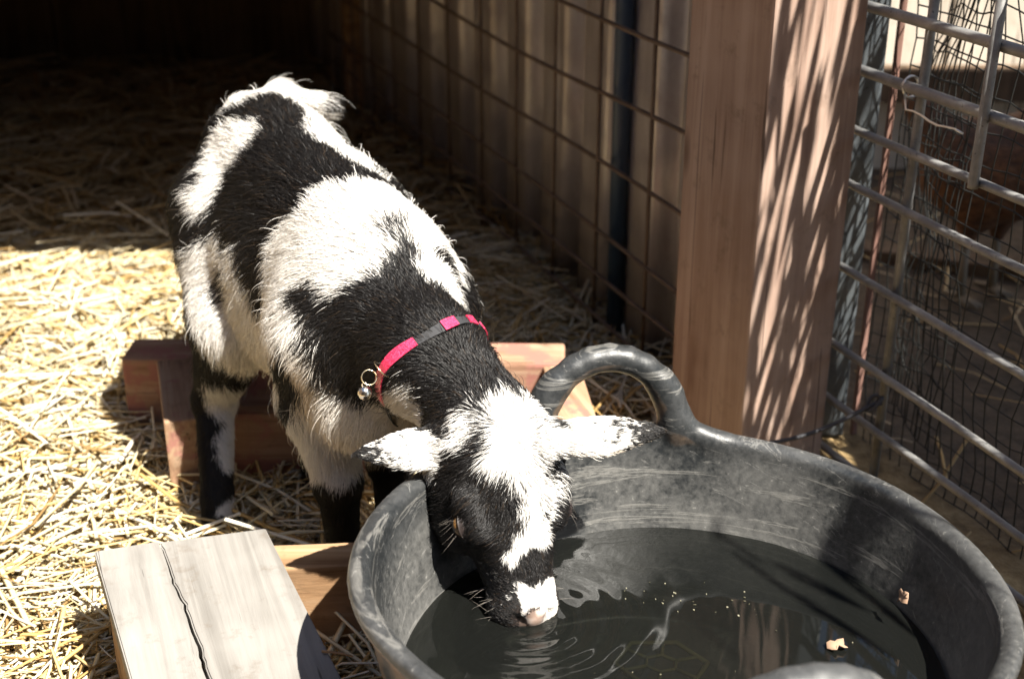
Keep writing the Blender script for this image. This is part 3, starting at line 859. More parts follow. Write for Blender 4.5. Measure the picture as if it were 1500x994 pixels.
def goat_body():
    F = Field((-0.43, 0.90, -0.005), (0.16, 1.60, 0.50), 0.003)
    # trunk
    F.ell((-0.262, 1.440, 0.338), (0.115, 0.078, 0.092), BA, 0.03)
    F.ell((-0.208, 1.352, 0.292), (0.165, 0.106, 0.116), BA, 0.03)
    F.ell((-0.198, 1.328, 0.252), (0.130, 0.090, 0.080), BA, 0.03)      # belly
    F.ell((-0.140, 1.215, 0.295), (0.105, 0.088, 0.098), BA, 0.04)
    F.cone((-0.275, 1.45, 0.385), (-0.125, 1.20, 0.352), 0.045, 0.045, 0.03)   # spine
    F.ell((-0.130, 1.150, 0.240), (0.060, 0.058, 0.060), BA, 0.03)      # brisket
    # neck
    F.cone((-0.140, 1.190, 0.300), (-0.0759, 1.09, 0.2967), 0.074, 0.045, 0.03)
    F.cone((-0.0759, 1.09, 0.2967), (-0.0264, 1.04, 0.2632), 0.045, 0.039, 0.025)
    # legs
    for n, j in LEGS.items():
        r = (0.062, 0.044, 0.0190, 0.0150, 0.0155) if 'hind' in n else (0.056, 0.038, 0.0200, 0.0140, 0.0150)
        for i in range(4): F.cone(j[i], j[i + 1], r[i], r[i + 1], 0.016 if i < 2 else 0.008)
        F.ell(np.array(j[2]) + (0, 0, 0.002), (0.021, 0.021, 0.024), None, 0.01)
    # tail
    F.cone(TAIL[0], TAIL[1], 0.022, 0.016, 0.02); F.cone(TAIL[1], TAIL[2], 0.015, 0.013, 0.01); F.cone(TAIL[2], TAIL[3], 0.013, 0.007, 0.01)
    # head
    F.ell(hp(0.034, 0, -0.040), hr((0.052, 0.049, 0.042)), HA, 0.02)
    F.cone(hp(0.045, 0, -0.030), hp(0.140, 0, -0.024), 0.045, 0.0260, 0.02)
    F.cone(hp(0.030, 0, -0.060), hp(0.148, 0, -0.040), 0.038, 0.0185, 0.02)
    for s in (1, -1):
        F.ell(hp(0.066, 0.027 * s, -0.050), hr((0.042, 0.021, 0.032)), HA, 0.015)     # cheek
        F.cone(hp(0.064, 0.031 * s, -0.011), hp(0.094, 0.026 * s, -0.011), 0.010, 0.008, 0.010)   # brow
        F.ell(hp(0.086, 0.030 * s, -0.022), hr((0.016, 0.010, 0.013)), HA, 0.008)     # eye socket
        F.ell(hp(0.158, 0.012 * s, -0.030), hr((0.018, 0.0125, 0.016)), HA, 0.008)     # upper lip
    F.ell(hp(0.160, 0, -0.022), hr((0.0185, 0.0205, 0.0190)), HA, 0.008)               # muzzle
    F.ell(hp(0.158, 0, -0.046), hr((0.019, 0.015, 0.011)), HA, 0.006)                 # chin
    for s in (1, -1):
        F.ell(hp(0.1710, 0.0118 * s, -0.0095), (0.0085, 0.0072, 0.0048), np.stack([HL, (HS * s * 0.8 + HU * 0.6), (-HS * s * 0.6 + HU * 0.8)]), 0.003, cut=True)
        F.ell(EYES['right' if s > 0 else 'left'] + HS * s * 0.010, (0.0105, 0.009, 0.0075), HA, 0.003, cut=True)
    F.ell(hp(0.176, 0, -0.036), (0.010, 0.0012, 0.012), HA, 0.002, cut=True)      # cleft of the lip
    for e, (b, t) in EARS.items():
        d = t - b; L = np.linalg.norm(d); d /= L
        up = HU * 0.75 - HL * 0.25; up -= d * (up @ d); up /= np.linalg.norm(up); w = np.cross(d, up)
        A = np.stack([d, w, up])
        F.cone(b - d * 0.012, b + d * 0.012, 0.015, 0.012, 0.012)
        F.ell(b + d * L * 0.36, (L * 0.42, 0.0185, 0.0050), A, 0.006)
        F.cone(b + d * L * 0.60, b + d * L * 1.0, 0.0060, 0.0018, 0.006)
        F.ell(b + d * L * 0.62, (L * 0.34, 0.0115, 0.0042), A, 0.004)
    v, q = F.mesh()
    return smooth_v(v, q, 2, 0.5), q

# how the coat lies: position, direction the hair points, hair length
UPZ = np.array((0, 0, 1.0))
COMB = []
def comb(p, d, l): d = np.array(d, float); COMB.append((np.array(p, float), d / np.linalg.norm(d), l))
for p in ((-0.28, 1.45, 0.42), (-0.22, 1.36, 0.41), (-0.15, 1.24, 0.39)): comb(p, -GF - 0.15 * UPZ, 0.020)
for s in (1, -1):
    for p, l in (((-0.27, 1.43, 0.33), 0.020), ((-0.218, 1.35, 0.30), 0.023), ((-0.14, 1.215, 0.30), 0.020)):
        comb(np.array(p) + GR * s * 0.10, -0.75 * GF - 0.75 * UPZ, l)
    comb(np.array((-0.21, 1.33, 0.20)) + GR * s * 0.05, -0.7 * GF - 0.6 * UPZ, 0.030)
    comb(np.array((-0.13, 1.15, 0.22)) + GR * s * 0.04, -0.3 * GF - 1.0 * UPZ, 0.026)
    comb(hp(0.03, 0.05 * s, -0.04), HS * s * 0.7 + HL * 0.3 - HU * 0.6, 0.012)
    comb(hp(0.07, 0.045 * s, -0.05), -HL * 0.3 + HS * s * 0.3 - HU * 0.9, 0.009)
    comb(hp(0.06, 0.022 * s, 0.0), HS * s * 1.0 + HL * 0.9, 0.0125)
    comb(hp(0.02, 0.030 * s, 0.0), HS * s * 1.0 + HL * 0.2, 0.015)
    comb(hp(0.10, 0.020 * s, -0.01), HS * s * 1.0 + HL * 0.5, 0.009)
    comb(hp(0.14, 0.020 * s, -0.02), HS * s * 0.9 - HL * 0.3, 0.0045)
    comb(hp(0.165, 0.015 * s, -0.02), HS * s * 0.8 - HL * 0.6, 0.0028)
comb(hp(-0.005, 0, -0.01), -HL + 0.3 * HU, 0.016)
comb(hp(0.08, 0, 0.0), HL, 0.011); comb(hp(0.12, 0, 0.0), HL, 0.006); comb(hp(0.155, 0, 0), -HL, 0.003); comb(hp(0.17, 0, -0.01), -HL, 0.0022)
comb(hp(0.155, 0, -0.05), -HL - HU, 0.007)
for p in ((-0.05, 1.06, 0.33), (-0.10, 1.13, 0.36)): comb(p, (-0.5, 0.6, -0.2), 0.016)
for s in (1, -1): comb(np.array((-0.06, 1.075, 0.28)) + GR * s * 0.06, np.array((-0.5, 0.5, -0.7)), 0.019)
for n, j in LEGS.items():
    comb(j[0], -0.3 * GF - UPZ, 0.020); comb(j[1], -0.25 * GF - UPZ, 0.020 if 'hind' in n else 0.024)
    comb((np.array(j[1]) + j[2]) / 2, -0.2 * GF - UPZ, 0.015); comb(j[2], -UPZ, 0.010); comb((np.array(j[2]) + j[3]) / 2, -UPZ, 0.009); comb(j[3], -UPZ, 0.007)
for e, (b, t) in EARS.items():
    comb(b, t - b, 0.008); comb((b + t) / 2, t - b, 0.005); comb(t, t - b, 0.0045)
    comb(b * 0.75 + t * 0.25, t - b, 0.006); comb(b * 0.25 + t * 0.75, t - b, 0.0045)
comb(TAIL[0], (-0.1, 0.3, 0.4), 0.014); comb(TAIL[1], (0.9, 0.1, 0.15), 0.016); comb(TAIL[2], (1, 0, -0.05), 0.020); comb(TAIL[3], (1, -0.05, -0.12), 0.034)
CP = np.stack([c[0] for c in COMB]); CD = np.stack([c[1] for c in COMB]); CLN = np.array([c[2] for c in COMB])

def groom(p):
    d2 = ((p[:, None, :] - CP[None]) ** 2).sum(-1) + 1e-6
    w = d2 ** -2.0; w /= w.sum(1, keepdims=True)
    return w @ CD, w @ CLN

SPOTS = np.array([(-0.316, 1.511, 0.416), (-0.291, 1.519, 0.423), (-0.256, 1.526, 0.428), (-0.229, 1.519, 0.421), (-0.269, 1.510, 0.423), (-0.294, 1.443, 0.432), (-0.214, 1.518, 0.415), (-0.260, 1.415, 0.434), (-0.273, 1.409, 0.431), (-0.297, 1.413, 0.422), (-0.324, 1.432, 0.405), (-0.235, 1.394, 0.429), (-0.220, 1.374, 0.425), (-0.302, 1.400, 0.409), (-0.285, 1.375, 0.407), (-0.305, 1.372, 0.386), (-0.310, 1.357, 0.372), (-0.317, 1.347, 0.355), (-0.294, 1.398, 0.415), (-0.274, 1.369, 0.412), (-0.295, 1.374, 0.396), (-0.312, 1.398, 0.397), (-0.316, 1.374, 0.382), (-0.325, 1.351, 0.356), (-0.245, 1.362, 0.422), (-0.214, 1.342, 0.420), (-0.240, 1.323, 0.408), (-0.260, 1.324, 0.394), (-0.214, 1.288, 0.405), (-0.190, 1.302, 0.415), (-0.163, 1.267, 0.409), (-0.281, 1.328, 0.374), (-0.241, 1.273, 0.375), (-0.203, 1.250, 0.393), (-0.283, 1.300, 0.351), (-0.308, 1.329, 0.337), (-0.174, 1.275, 0.410), (-0.144, 1.255, 0.406), (-0.263, 1.275, 0.353), (-0.252, 1.249, 0.334), (-0.245, 1.229, 0.317), (-0.270, 1.301, 0.369), (-0.224, 1.253, 0.375), (-0.184, 1.259, 0.406), (-0.253, 1.340, 0.409), (-0.246, 1.254, 0.350), (-0.275, 1.280, 0.340), (-0.224, 1.278, 0.394), (-0.293, 1.324, 0.357), (-0.338, 1.450, 0.386), (-0.344, 1.396, 0.371), (-0.341, 1.357, 0.346), (-0.343, 1.346, 0.312), (-0.348, 1.349, 0.273), (-0.340, 1.322, 0.245), (-0.336, 1.314, 0.210), (-0.328, 1.339, 0.330), (-0.333, 1.402, 0.380), (-0.328, 1.369, 0.372), (-0.319, 1.321, 0.305), (-0.299, 1.303, 0.319), (-0.321, 1.314, 0.287), (-0.307, 1.291, 0.265), (-0.275, 1.268, 0.316), (-0.293, 1.280, 0.255), (-0.278, 1.271, 0.244), (-0.262, 1.258, 0.231), (-0.271, 1.257, 0.287), (-0.276, 1.264, 0.299), (-0.256, 1.238, 0.281), (-0.317, 1.303, 0.272), (-0.295, 1.289, 0.287), (-0.299, 1.289, 0.270), (-0.301, 1.302, 0.303), (-0.267, 1.253, 0.259), (-0.285, 1.278, 0.222), (-0.173, 1.223, 0.399), (-0.145, 1.197, 0.401), (-0.119, 1.185, 0.398), (-0.189, 1.212, 0.385), (-0.155, 1.166, 0.385), (-0.123, 1.155, 0.383), (-0.213, 1.213, 0.361), (-0.166, 1.147, 0.366), (-0.134, 1.134, 0.365), (-0.222, 1.198, 0.340), (-0.192, 1.152, 0.351), (-0.220, 1.155, 0.316), (-0.218, 1.136, 0.297), (-0.204, 1.132, 0.319), (-0.178, 1.144, 0.354), (-0.152, 1.128, 0.354), (-0.253, 1.269, 0.206), (-0.271, 1.306, 0.189), (-0.205, 1.206, 0.367), (-0.116, 1.136, 0.367), (-0.187, 1.172, 0.370), (-0.218, 1.173, 0.329), (-0.139, 1.234, 0.405), (-0.223, 1.150, 0.304), (-0.202, 1.378, 0.419), (-0.197, 1.360, 0.419), (-0.181, 1.349, 0.413), (-0.164, 1.334, 0.408), (-0.151, 1.321, 0.402), (-0.138, 1.312, 0.394), (-0.182, 1.413, 0.398), (-0.151, 1.372, 0.389), (-0.130, 1.368, 0.372), (-0.109, 1.348, 0.353), (-0.084, 1.205, 0.383), (-0.108, 1.246, 0.391), (-0.073, 1.190, 0.369), (-0.123, 1.242, 0.401), (-0.071, 1.146, 0.350), (-0.062, 1.154, 0.342), (-0.077, 1.155, 0.360), (-0.084, 1.174, 0.376), (-0.107, 1.168, 0.388), (-0.101, 1.160, 0.380), (-0.096, 1.148, 0.369), (-0.091, 1.133, 0.358), (-0.085, 1.119, 0.351), (-0.068, 1.175, 0.357), (-0.062, 1.116, 0.343), (-0.104, 1.151, 0.375), (-0.090, 1.168, 0.378), (-0.184, 1.133, 0.337), (-0.176, 1.121, 0.327), (-0.157, 1.109, 0.323), (-0.139, 1.110, 0.342), (-0.114, 1.112, 0.351), (-0.103, 1.122, 0.356), (-0.088, 1.084, 0.346), (-0.077, 1.094, 0.349), (-0.056, 1.079, 0.342), (-0.151, 1.099, 0.307), (-0.124, 1.076, 0.318), (-0.099, 1.066, 0.335), (-0.139, 1.087, 0.286), (-0.111, 1.053, 0.302), (-0.164, 1.104, 0.298), (-0.075, 1.050, 0.329), (-0.049, 1.055, 0.327), (-0.087, 1.039, 0.306), (-0.063, 1.036, 0.311), (-0.040, 1.039, 0.312), (-0.031, 1.027, 0.302), (-0.125, 1.096, 0.335), (-0.064, 1.061, 0.337), (-0.105, 1.055, 0.321), (-0.170, 1.110, 0.312), (-0.180, 1.110, 0.302), (-0.122, 1.070, 0.281), (-0.052, 1.026, 0.300), (-0.069, 1.030, 0.298), (-0.098, 1.045, 0.282), (-0.093, 1.043, 0.273), (-0.080, 1.034, 0.271), (-0.093, 1.108, 0.219), (-0.099, 1.093, 0.239), (-0.087, 1.037, 0.281), (-0.063, 1.022, 0.286), (-0.054, 1.013, 0.284), (-0.028, 1.017, 0.296), (-0.043, 1.015, 0.292), (-0.072, 1.028, 0.283), (-0.069, 1.021, 0.273), (-0.196, 1.124, 0.316), (-0.193, 1.114, 0.297), (-0.188, 1.111, 0.278), (-0.183, 1.115, 0.259), (-0.190, 1.112, 0.288), (-0.209, 1.123, 0.282), (-0.211, 1.138, 0.255), (-0.209, 1.147, 0.229), (-0.176, 1.116, 0.231), (-0.161, 1.100, 0.245), (-0.141, 1.092, 0.243), (-0.123, 1.090, 0.235), (-0.167, 1.105, 0.255), (-0.106, 1.098, 0.222), (-0.116, 1.089, 0.243), (-0.178, 1.115, 0.245), (-0.134, 1.087, 0.266), (-0.149, 1.095, 0.272), (-0.113, 1.066, 0.271), (-0.165, 1.103, 0.275), (-0.199, 1.142, 0.220), (-0.204, 1.159, 0.178), (-0.190, 1.149, 0.176), (-0.181, 1.147, 0.147), (-0.168, 1.149, 0.162), (-0.170, 1.115, 0.217), (-0.154, 1.109, 0.206), (-0.171, 1.146, 0.144), (-0.166, 1.143, 0.125), (-0.174, 1.148, 0.105), (-0.162, 1.153, 0.094), (-0.180, 1.144, 0.123), (-0.173, 1.152, 0.074), (-0.295, 1.277, 0.230), (-0.272, 1.293, 0.199), (-0.222, 1.163, 0.245), (-0.340, 1.328, 0.170), (-0.341, 1.328, 0.153), (-0.323, 1.299, 0.200), (-0.348, 1.333, 0.126), (-0.318, 1.303, 0.182), (-0.293, 1.304, 0.177), (-0.318, 1.315, 0.148), (-0.316, 1.320, 0.120), (-0.310, 1.306, 0.098), (-0.306, 1.296, 0.076), (-0.334, 1.312, 0.112), (-0.326, 1.276, 0.073), (-0.317, 1.259, 0.058), (-0.305, 1.288, 0.057), (-0.306, 1.252, 0.040), (-0.328, 1.248, 0.035), (-0.313, 1.238, 0.030), (-0.332, 1.295, 0.092), (-0.017, 1.004, 0.287), (-0.003, 1.007, 0.285), (0.011, 1.003, 0.276), (0.028, 0.985, 0.267), (0.000, 0.984, 0.267), (-0.014, 0.984, 0.271), (0.017, 0.981, 0.250), (0.031, 0.989, 0.232), (0.023, 0.976, 0.227), (0.006, 0.973, 0.248), (0.014, 0.962, 0.212), (0.020, 0.958, 0.198), (0.007, 0.951, 0.196), (0.028, 0.979, 0.215), (0.041, 1.010, 0.233), (-0.006, 0.977, 0.262), (-0.006, 0.994, 0.278), (-0.011, 0.974, 0.259), (0.020, 0.968, 0.215), (0.001, 0.949, 0.194), (0.017, 0.977, 0.239), (0.028, 0.986, 0.253), (0.011, 0.966, 0.223), (0.037, 0.990, 0.225), (0.024, 0.973, 0.215), (-0.024, 0.999, 0.283), (-0.022, 1.006, 0.289), (-0.044, 1.003, 0.281), (-0.038, 0.993, 0.274), (-0.032, 0.985, 0.268), (-0.046, 0.992, 0.269), (-0.060, 1.012, 0.277), (-0.055, 1.001, 0.272), (-0.061, 0.991, 0.260), (-0.067, 0.989, 0.250), (-0.028, 0.985, 0.270), (-0.025, 0.987, 0.273), (-0.029, 0.979, 0.264), (-0.039, 0.979, 0.258), (-0.051, 0.983, 0.254), (-0.039, 0.974, 0.247), (-0.028, 0.969, 0.244), (-0.008, 0.967, 0.242), (-0.001, 0.962, 0.225), (-0.017, 0.961, 0.223), (-0.033, 0.959, 0.224), (-0.051, 0.977, 0.239), (-0.057, 0.978, 0.225), (-0.045, 0.969, 0.205), (-0.017, 0.952, 0.202), (-0.004, 0.956, 0.210), (-0.028, 0.960, 0.184), (-0.049, 0.979, 0.172), (-0.030, 0.977, 0.156), (-0.017, 0.950, 0.177), (-0.007, 0.952, 0.199), (-0.020, 0.970, 0.250), (-0.025, 0.955, 0.214), (0.002, 0.959, 0.217), (0.044, 1.004, 0.227), (0.044, 0.997, 0.215), (0.045, 0.992, 0.198), (0.033, 0.976, 0.181), (0.042, 0.987, 0.189), (0.011, 0.944, 0.180), (0.023, 0.951, 0.180), (0.006, 0.940, 0.171), (-0.008, 0.941, 0.163), (0.025, 0.948, 0.168), (-0.006, 0.936, 0.153), (0.014, 0.941, 0.170), (-0.017, 0.948, 0.151), (0.028, 0.958, 0.179), (0.011, 0.935, 0.159), (0.022, 0.938, 0.157), (0.008, 0.932, 0.153), (0.028, 0.940, 0.151), (0.020, 0.934, 0.153), (0.030, 0.941, 0.133), (0.017, 0.928, 0.142), (0.003, 0.934, 0.156), (-0.006, 0.931, 0.143), (0.001, 0.928, 0.135), (-0.008, 0.930, 0.137), (-0.003, 0.932, 0.149), (-0.126, 0.984, 0.258), (-0.119, 0.983, 0.255), (-0.110, 0.983, 0.254), (-0.099, 0.985, 0.255), (-0.085, 0.988, 0.254), (-0.073, 0.995, 0.258), (-0.090, 0.992, 0.260), (-0.107, 0.987, 0.260), (-0.079, 0.986, 0.247), (0.056, 0.991, 0.267), (0.068, 0.993, 0.261), (0.079, 0.992, 0.260), (0.074, 1.002, 0.270), (0.088, 0.996, 0.264), (0.099, 0.997, 0.262), (0.097, 1.001, 0.269), (0.111, 1.002, 0.266), (0.121, 1.006, 0.267), (0.127, 1.009, 0.267), (0.062, 1.004, 0.273), (-0.223, 1.492, 0.405), (-0.205, 1.458, 0.409), (-0.191, 1.430, 0.407), (-0.179, 1.446, 0.386), (-0.164, 1.444, 0.372), (-0.152, 1.445, 0.355), (-0.207, 1.450, 0.415), (-0.192, 1.418, 0.412), (-0.186, 1.439, 0.396), (-0.198, 1.465, 0.397), (-0.176, 1.457, 0.382), (-0.151, 1.454, 0.356), (-0.158, 1.384, 0.394), (-0.152, 1.405, 0.374), (-0.123, 1.343, 0.375), (-0.121, 1.299, 0.393), (-0.126, 1.393, 0.351), (-0.140, 1.428, 0.337), (-0.114, 1.363, 0.353), (-0.096, 1.341, 0.334), (-0.082, 1.325, 0.317), (-0.134, 1.382, 0.369), (-0.113, 1.319, 0.375), (-0.103, 1.339, 0.350), (-0.112, 1.376, 0.340), (-0.135, 1.330, 0.394), (-0.143, 1.413, 0.357), (-0.232, 1.513, 0.386), (-0.181, 1.492, 0.371), (-0.148, 1.471, 0.346), (-0.138, 1.468, 0.312), (-0.138, 1.473, 0.273), (-0.119, 1.454, 0.245), (-0.113, 1.446, 0.210), (-0.140, 1.451, 0.330), (-0.192, 1.486, 0.380), (-0.165, 1.466, 0.372), (-0.127, 1.434, 0.305), (-0.122, 1.408, 0.319), (-0.120, 1.432, 0.287), (-0.107, 1.410, 0.265), (-0.102, 1.370, 0.316), (-0.104, 1.392, 0.255), (-0.103, 1.375, 0.244), (-0.100, 1.354, 0.231), (-0.094, 1.361, 0.287), (-0.099, 1.370, 0.299), (-0.085, 1.339, 0.281), (-0.112, 1.424, 0.272), (-0.111, 1.398, 0.287), (-0.109, 1.402, 0.270), (-0.119, 1.410, 0.303), (-0.093, 1.356, 0.259), (-0.106, 1.384, 0.222), (-0.095, 1.268, 0.385), (-0.070, 1.216, 0.385), (-0.084, 1.290, 0.361), (-0.049, 1.217, 0.366), (-0.052, 1.182, 0.365), (-0.066, 1.290, 0.340), (-0.041, 1.242, 0.351), (-0.029, 1.268, 0.316), (-0.013, 1.257, 0.297), (-0.017, 1.243, 0.319), (-0.040, 1.226, 0.354), (-0.038, 1.195, 0.354), (-0.113, 1.351, 0.206), (-0.137, 1.385, 0.189), (-0.081, 1.279, 0.367), (-0.060, 1.248, 0.370), (-0.046, 1.275, 0.329), (-0.024, 1.268, 0.304), (-0.027, 1.226, 0.337), (-0.020, 1.213, 0.327), (-0.019, 1.191, 0.323), (-0.029, 1.175, 0.342), (-0.013, 1.181, 0.307), (-0.006, 1.146, 0.318), (-0.009, 1.119, 0.335), (-0.009, 1.164, 0.286), (0.008, 1.124, 0.302), (-0.012, 1.195, 0.298), (0.008, 1.095, 0.306), (-0.023, 1.156, 0.335), (0.003, 1.119, 0.321), (-0.014, 1.203, 0.312), (-0.009, 1.212, 0.302), (-0.002, 1.142, 0.281), (0.009, 1.108, 0.282), (0.007, 1.103, 0.273), (0.009, 1.088, 0.271), (0.010, 1.095, 0.281), (0.021, 1.059, 0.281), (0.021, 1.046, 0.280), (0.012, 1.039, 0.289), (0.011, 1.077, 0.283), (0.024, 1.062, 0.268), (-0.014, 1.233, 0.316), (-0.007, 1.225, 0.297), (-0.006, 1.219, 0.278), (-0.012, 1.217, 0.259), (-0.006, 1.221, 0.288), (-0.007, 1.243, 0.282), (-0.019, 1.252, 0.255), (-0.027, 1.254, 0.229), (-0.016, 1.210, 0.231), (-0.010, 1.190, 0.245), (-0.012, 1.169, 0.243), (-0.019, 1.152, 0.235), (-0.011, 1.198, 0.255), (-0.021, 1.145, 0.243), (-0.014, 1.212, 0.245), (-0.011, 1.160, 0.266), (-0.011, 1.177, 0.272), (-0.002, 1.132, 0.271), (-0.010, 1.195, 0.275), (-0.028, 1.243, 0.220), (-0.040, 1.256, 0.178), (-0.039, 1.239, 0.176), (-0.131, 1.192, 0.147), (-0.049, 1.219, 0.162), (-0.018, 1.205, 0.217), (-0.020, 1.188, 0.206), (-0.121, 1.191, 0.144), (-0.116, 1.188, 0.125), (-0.124, 1.193, 0.105), (-0.112, 1.198, 0.094), (-0.130, 1.189, 0.123), (-0.123, 1.197, 0.074), (-0.101, 1.392, 0.230), (-0.125, 1.379, 0.199), (-0.036, 1.274, 0.245), (-0.124, 1.457, 0.170), (-0.123, 1.457, 0.153), (-0.106, 1.427, 0.200), (-0.253, 1.398, 0.126), (-0.112, 1.425, 0.182), (-0.125, 1.404, 0.177), (-0.223, 1.380, 0.148), (-0.221, 1.385, 0.120), (-0.215, 1.371, 0.098), (-0.211, 1.361, 0.076), (-0.239, 1.377, 0.112), (-0.231, 1.341, 0.073), (-0.222, 1.324, 0.058), (-0.210, 1.353, 0.057), (-0.211, 1.317, 0.040), (-0.233, 1.313, 0.035), (-0.263, 1.283, 0.030), (-0.237, 1.360, 0.092), (0.021, 1.032, 0.278), (0.025, 1.020, 0.271), (0.026, 1.010, 0.265), (0.030, 1.025, 0.266), (0.025, 1.049, 0.272), (0.030, 1.038, 0.268), (0.040, 1.036, 0.255), (0.044, 1.038, 0.245), (0.023, 1.007, 0.267), (0.027, 1.004, 0.261), (0.034, 1.011, 0.255), (0.038, 1.022, 0.249), (0.037, 1.007, 0.244), (0.032, 0.996, 0.241), (0.042, 0.992, 0.220), (0.041, 1.018, 0.234), (0.043, 1.022, 0.220), (0.041, 1.007, 0.200), (0.034, 0.974, 0.200), (0.034, 0.988, 0.180), (0.033, 1.015, 0.167), (0.020, 1.000, 0.154), (0.033, 0.972, 0.174), (0.026, 0.990, 0.247), (0.038, 0.983, 0.210), (0.033, 0.970, 0.149), (0.038, 0.951, 0.134), (0.076, 1.104, 0.258), (0.073, 1.097, 0.255), (0.069, 1.089, 0.254), (0.044, 1.047, 0.252), (0.064, 1.088, 0.260)])
SPOTV = np.array([1, 1, 1, 1, 1, 1, 0.3, 0, 0, 0, 0, 0, 0, 1, 1, 1, 1, 1, 1, 1, 1, 1, 1, 1, 0, 0, 0, 0, 0, 0, 0, 0, 0, 0, 0, 0, 0, 0, 0, 0, 0, 0, 0, 0, 0, 0, 0, 0, 0, 0, 0, 0, 0, 0, 0, 0, 0, 0, 0, 1, 1, 1, 1, 1, 1, 1, 1, 1, 1, 1, 1, 0.25, 0.3, 1, 1, 1, 1, 1, 1, 1, 1, 1, 1, 1, 1, 1, 1, 1, 1, 1, 1, 1, 1, 1, 1, 1, 1, 1, 1, 1, 1, 1, 1, 1, 1, 1, 1, 1, 1, 1, 1, 1, 1, 1, 1, 1, 1, 1, 0.4, 0.3, 0, 0, 0, 0, 0, 1, 1, 0, 0, 0, 0, 0, 0, 0, 0, 0, 0, 0, 0, 0, 0, 0, 0, 0, 0, 0, 0, 0, 0, 0, 0, 0, 0.3, 0, 0, 0, 1, 1, 1, 1, 1, 1, 0, 0, 0, 0, 0, 0, 1, 1, 1, 1, 1, 0, 0, 0, 1, 1, 1, 1, 1, 1, 1, 1, 0, 0, 0, 0, 1, 1, 1, 1, 1, 1, 1, 1, 0, 0, 0, 0, 0, 1, 1, 1, 0, 0, 0, 0, 0, 0, 1, 1, 1, 1, 0, 0, 0, 0, 1, 0, 0, 0, 1, 1, 1, 1, 1, 1, 1, 1, 1, 1, 1, 1, 1, 1, 1, 1, 1, 1, 1, 1, 1, 1, 1, 1, 0.3, 0.3, 0.4, 1, 1, 1, 1, 0, 0, 1, 1, 0, 0, 0, 0, 0, 0, 0, 0, 0, 0, 0, 0, 0, 0, 0, 0, 0, 0, 0, 0, 0, 0, 0, 0, 0, 0, 0, 0, 0, 0, 0, 0, 0, 0, 0, 0, 0, 0, 1, 1, 1, 1, 1, 1, 0.5, 0.6, 0, 0, 0, 0.2, 0, 0.15, 0.4, 0.62, 0.8, 1, 0.8, 0.55, 0.8, 1, 1, 0.8, 0.85, 0.65, 0.5, 0.5, 0.25, 0, 0, 1, 0, 1, 1, 1, 1, 1, 1, 1, 1, 1, 1, 1, 0, 0, 0, 0, 0, 0, 0, 0, 0, 0, 0, 0, 0, 0, 0, 0, 0, 0, 0, 0, 0, 0, 0, 0, 0, 1, 1, 1, 1, 1, 1, 1, 1, 1, 1, 1, 1, 0.25, 0.3, 1, 1, 1, 1, 1, 1, 1, 1, 1, 1, 1, 1, 1, 1, 1, 1, 1, 1, 1, 1, 1, 0, 0, 0, 0, 0, 0, 0, 0, 0, 0, 0, 0, 0, 0, 0.3, 0, 1, 1, 1, 1, 0, 0, 0, 0, 0, 1, 1, 1, 1, 1, 0, 0, 0, 1, 1, 1, 1, 1, 1, 1, 0, 0, 0, 0, 1, 1, 1, 1, 1, 1, 1, 1, 0, 0, 0, 0, 0, 1, 1, 1, 0, 0, 0, 0, 0, 0, 1, 1, 1, 1, 0, 0, 0, 0, 1, 0, 0, 0, 1, 1, 1, 1, 0, 0, 1, 1, 0, 0, 0, 0, 0, 0, 0, 0, 0, 0, 0, 0, 0, 0, 0, 0, 0, 0, 0, 0, 0.15, 0.4, 1, 0.55])
def coat_value(p):
    """0 black .. 1 white at the surface points p: the nearest marked spot wins, edges broken up"""
    q = p.copy()
    for ax in range(3):
        q[:, ax] += (vnoise(p, 70.0, 20 + ax) - 0.5) * 0.012 + (vnoise(p, 180.0, 30 + ax) - 0.5) * 0.005
    out = np.empty(len(p))
    for i in range(0, len(p), 20000):
        d2 = ((q[i:i + 20000, None, :] - SPOTS[None]) ** 2).sum(-1)
        out[i:i + 20000] = SPOTV[d2.argmin(1)]
    mixed = (out > 0.1) & (out < 0.9)                       # speckled ground: ears, edges of the muzzle
    out[mixed] = (0.6 * vnoise(p[mixed], 330.0, 60) + 0.4 * vnoise(p[mixed], 760.0, 61) > 0.82 - 0.62 * out[mixed]).astype(float)
    return out

def tint_of(c, g, root=False):
    n = len(c)
    white = np.array((0.84, 0.815, 0.775)); black = np.array((0.013, 0.0115, 0.011))
    c = np.clip(c, 0, 1)[:, None]
    col = black * (1 - c) + white * c
    j = g.uniform(0.82, 1.1, n)[:, None]
    col = col * j
    if not root:
        brown = g.random(n) < 0.05
        col[brown & (c[:, 0] < 0.3)] = (0.05, 0.034, 0.022)
    return np.clip(col, 0.004, 0.93)

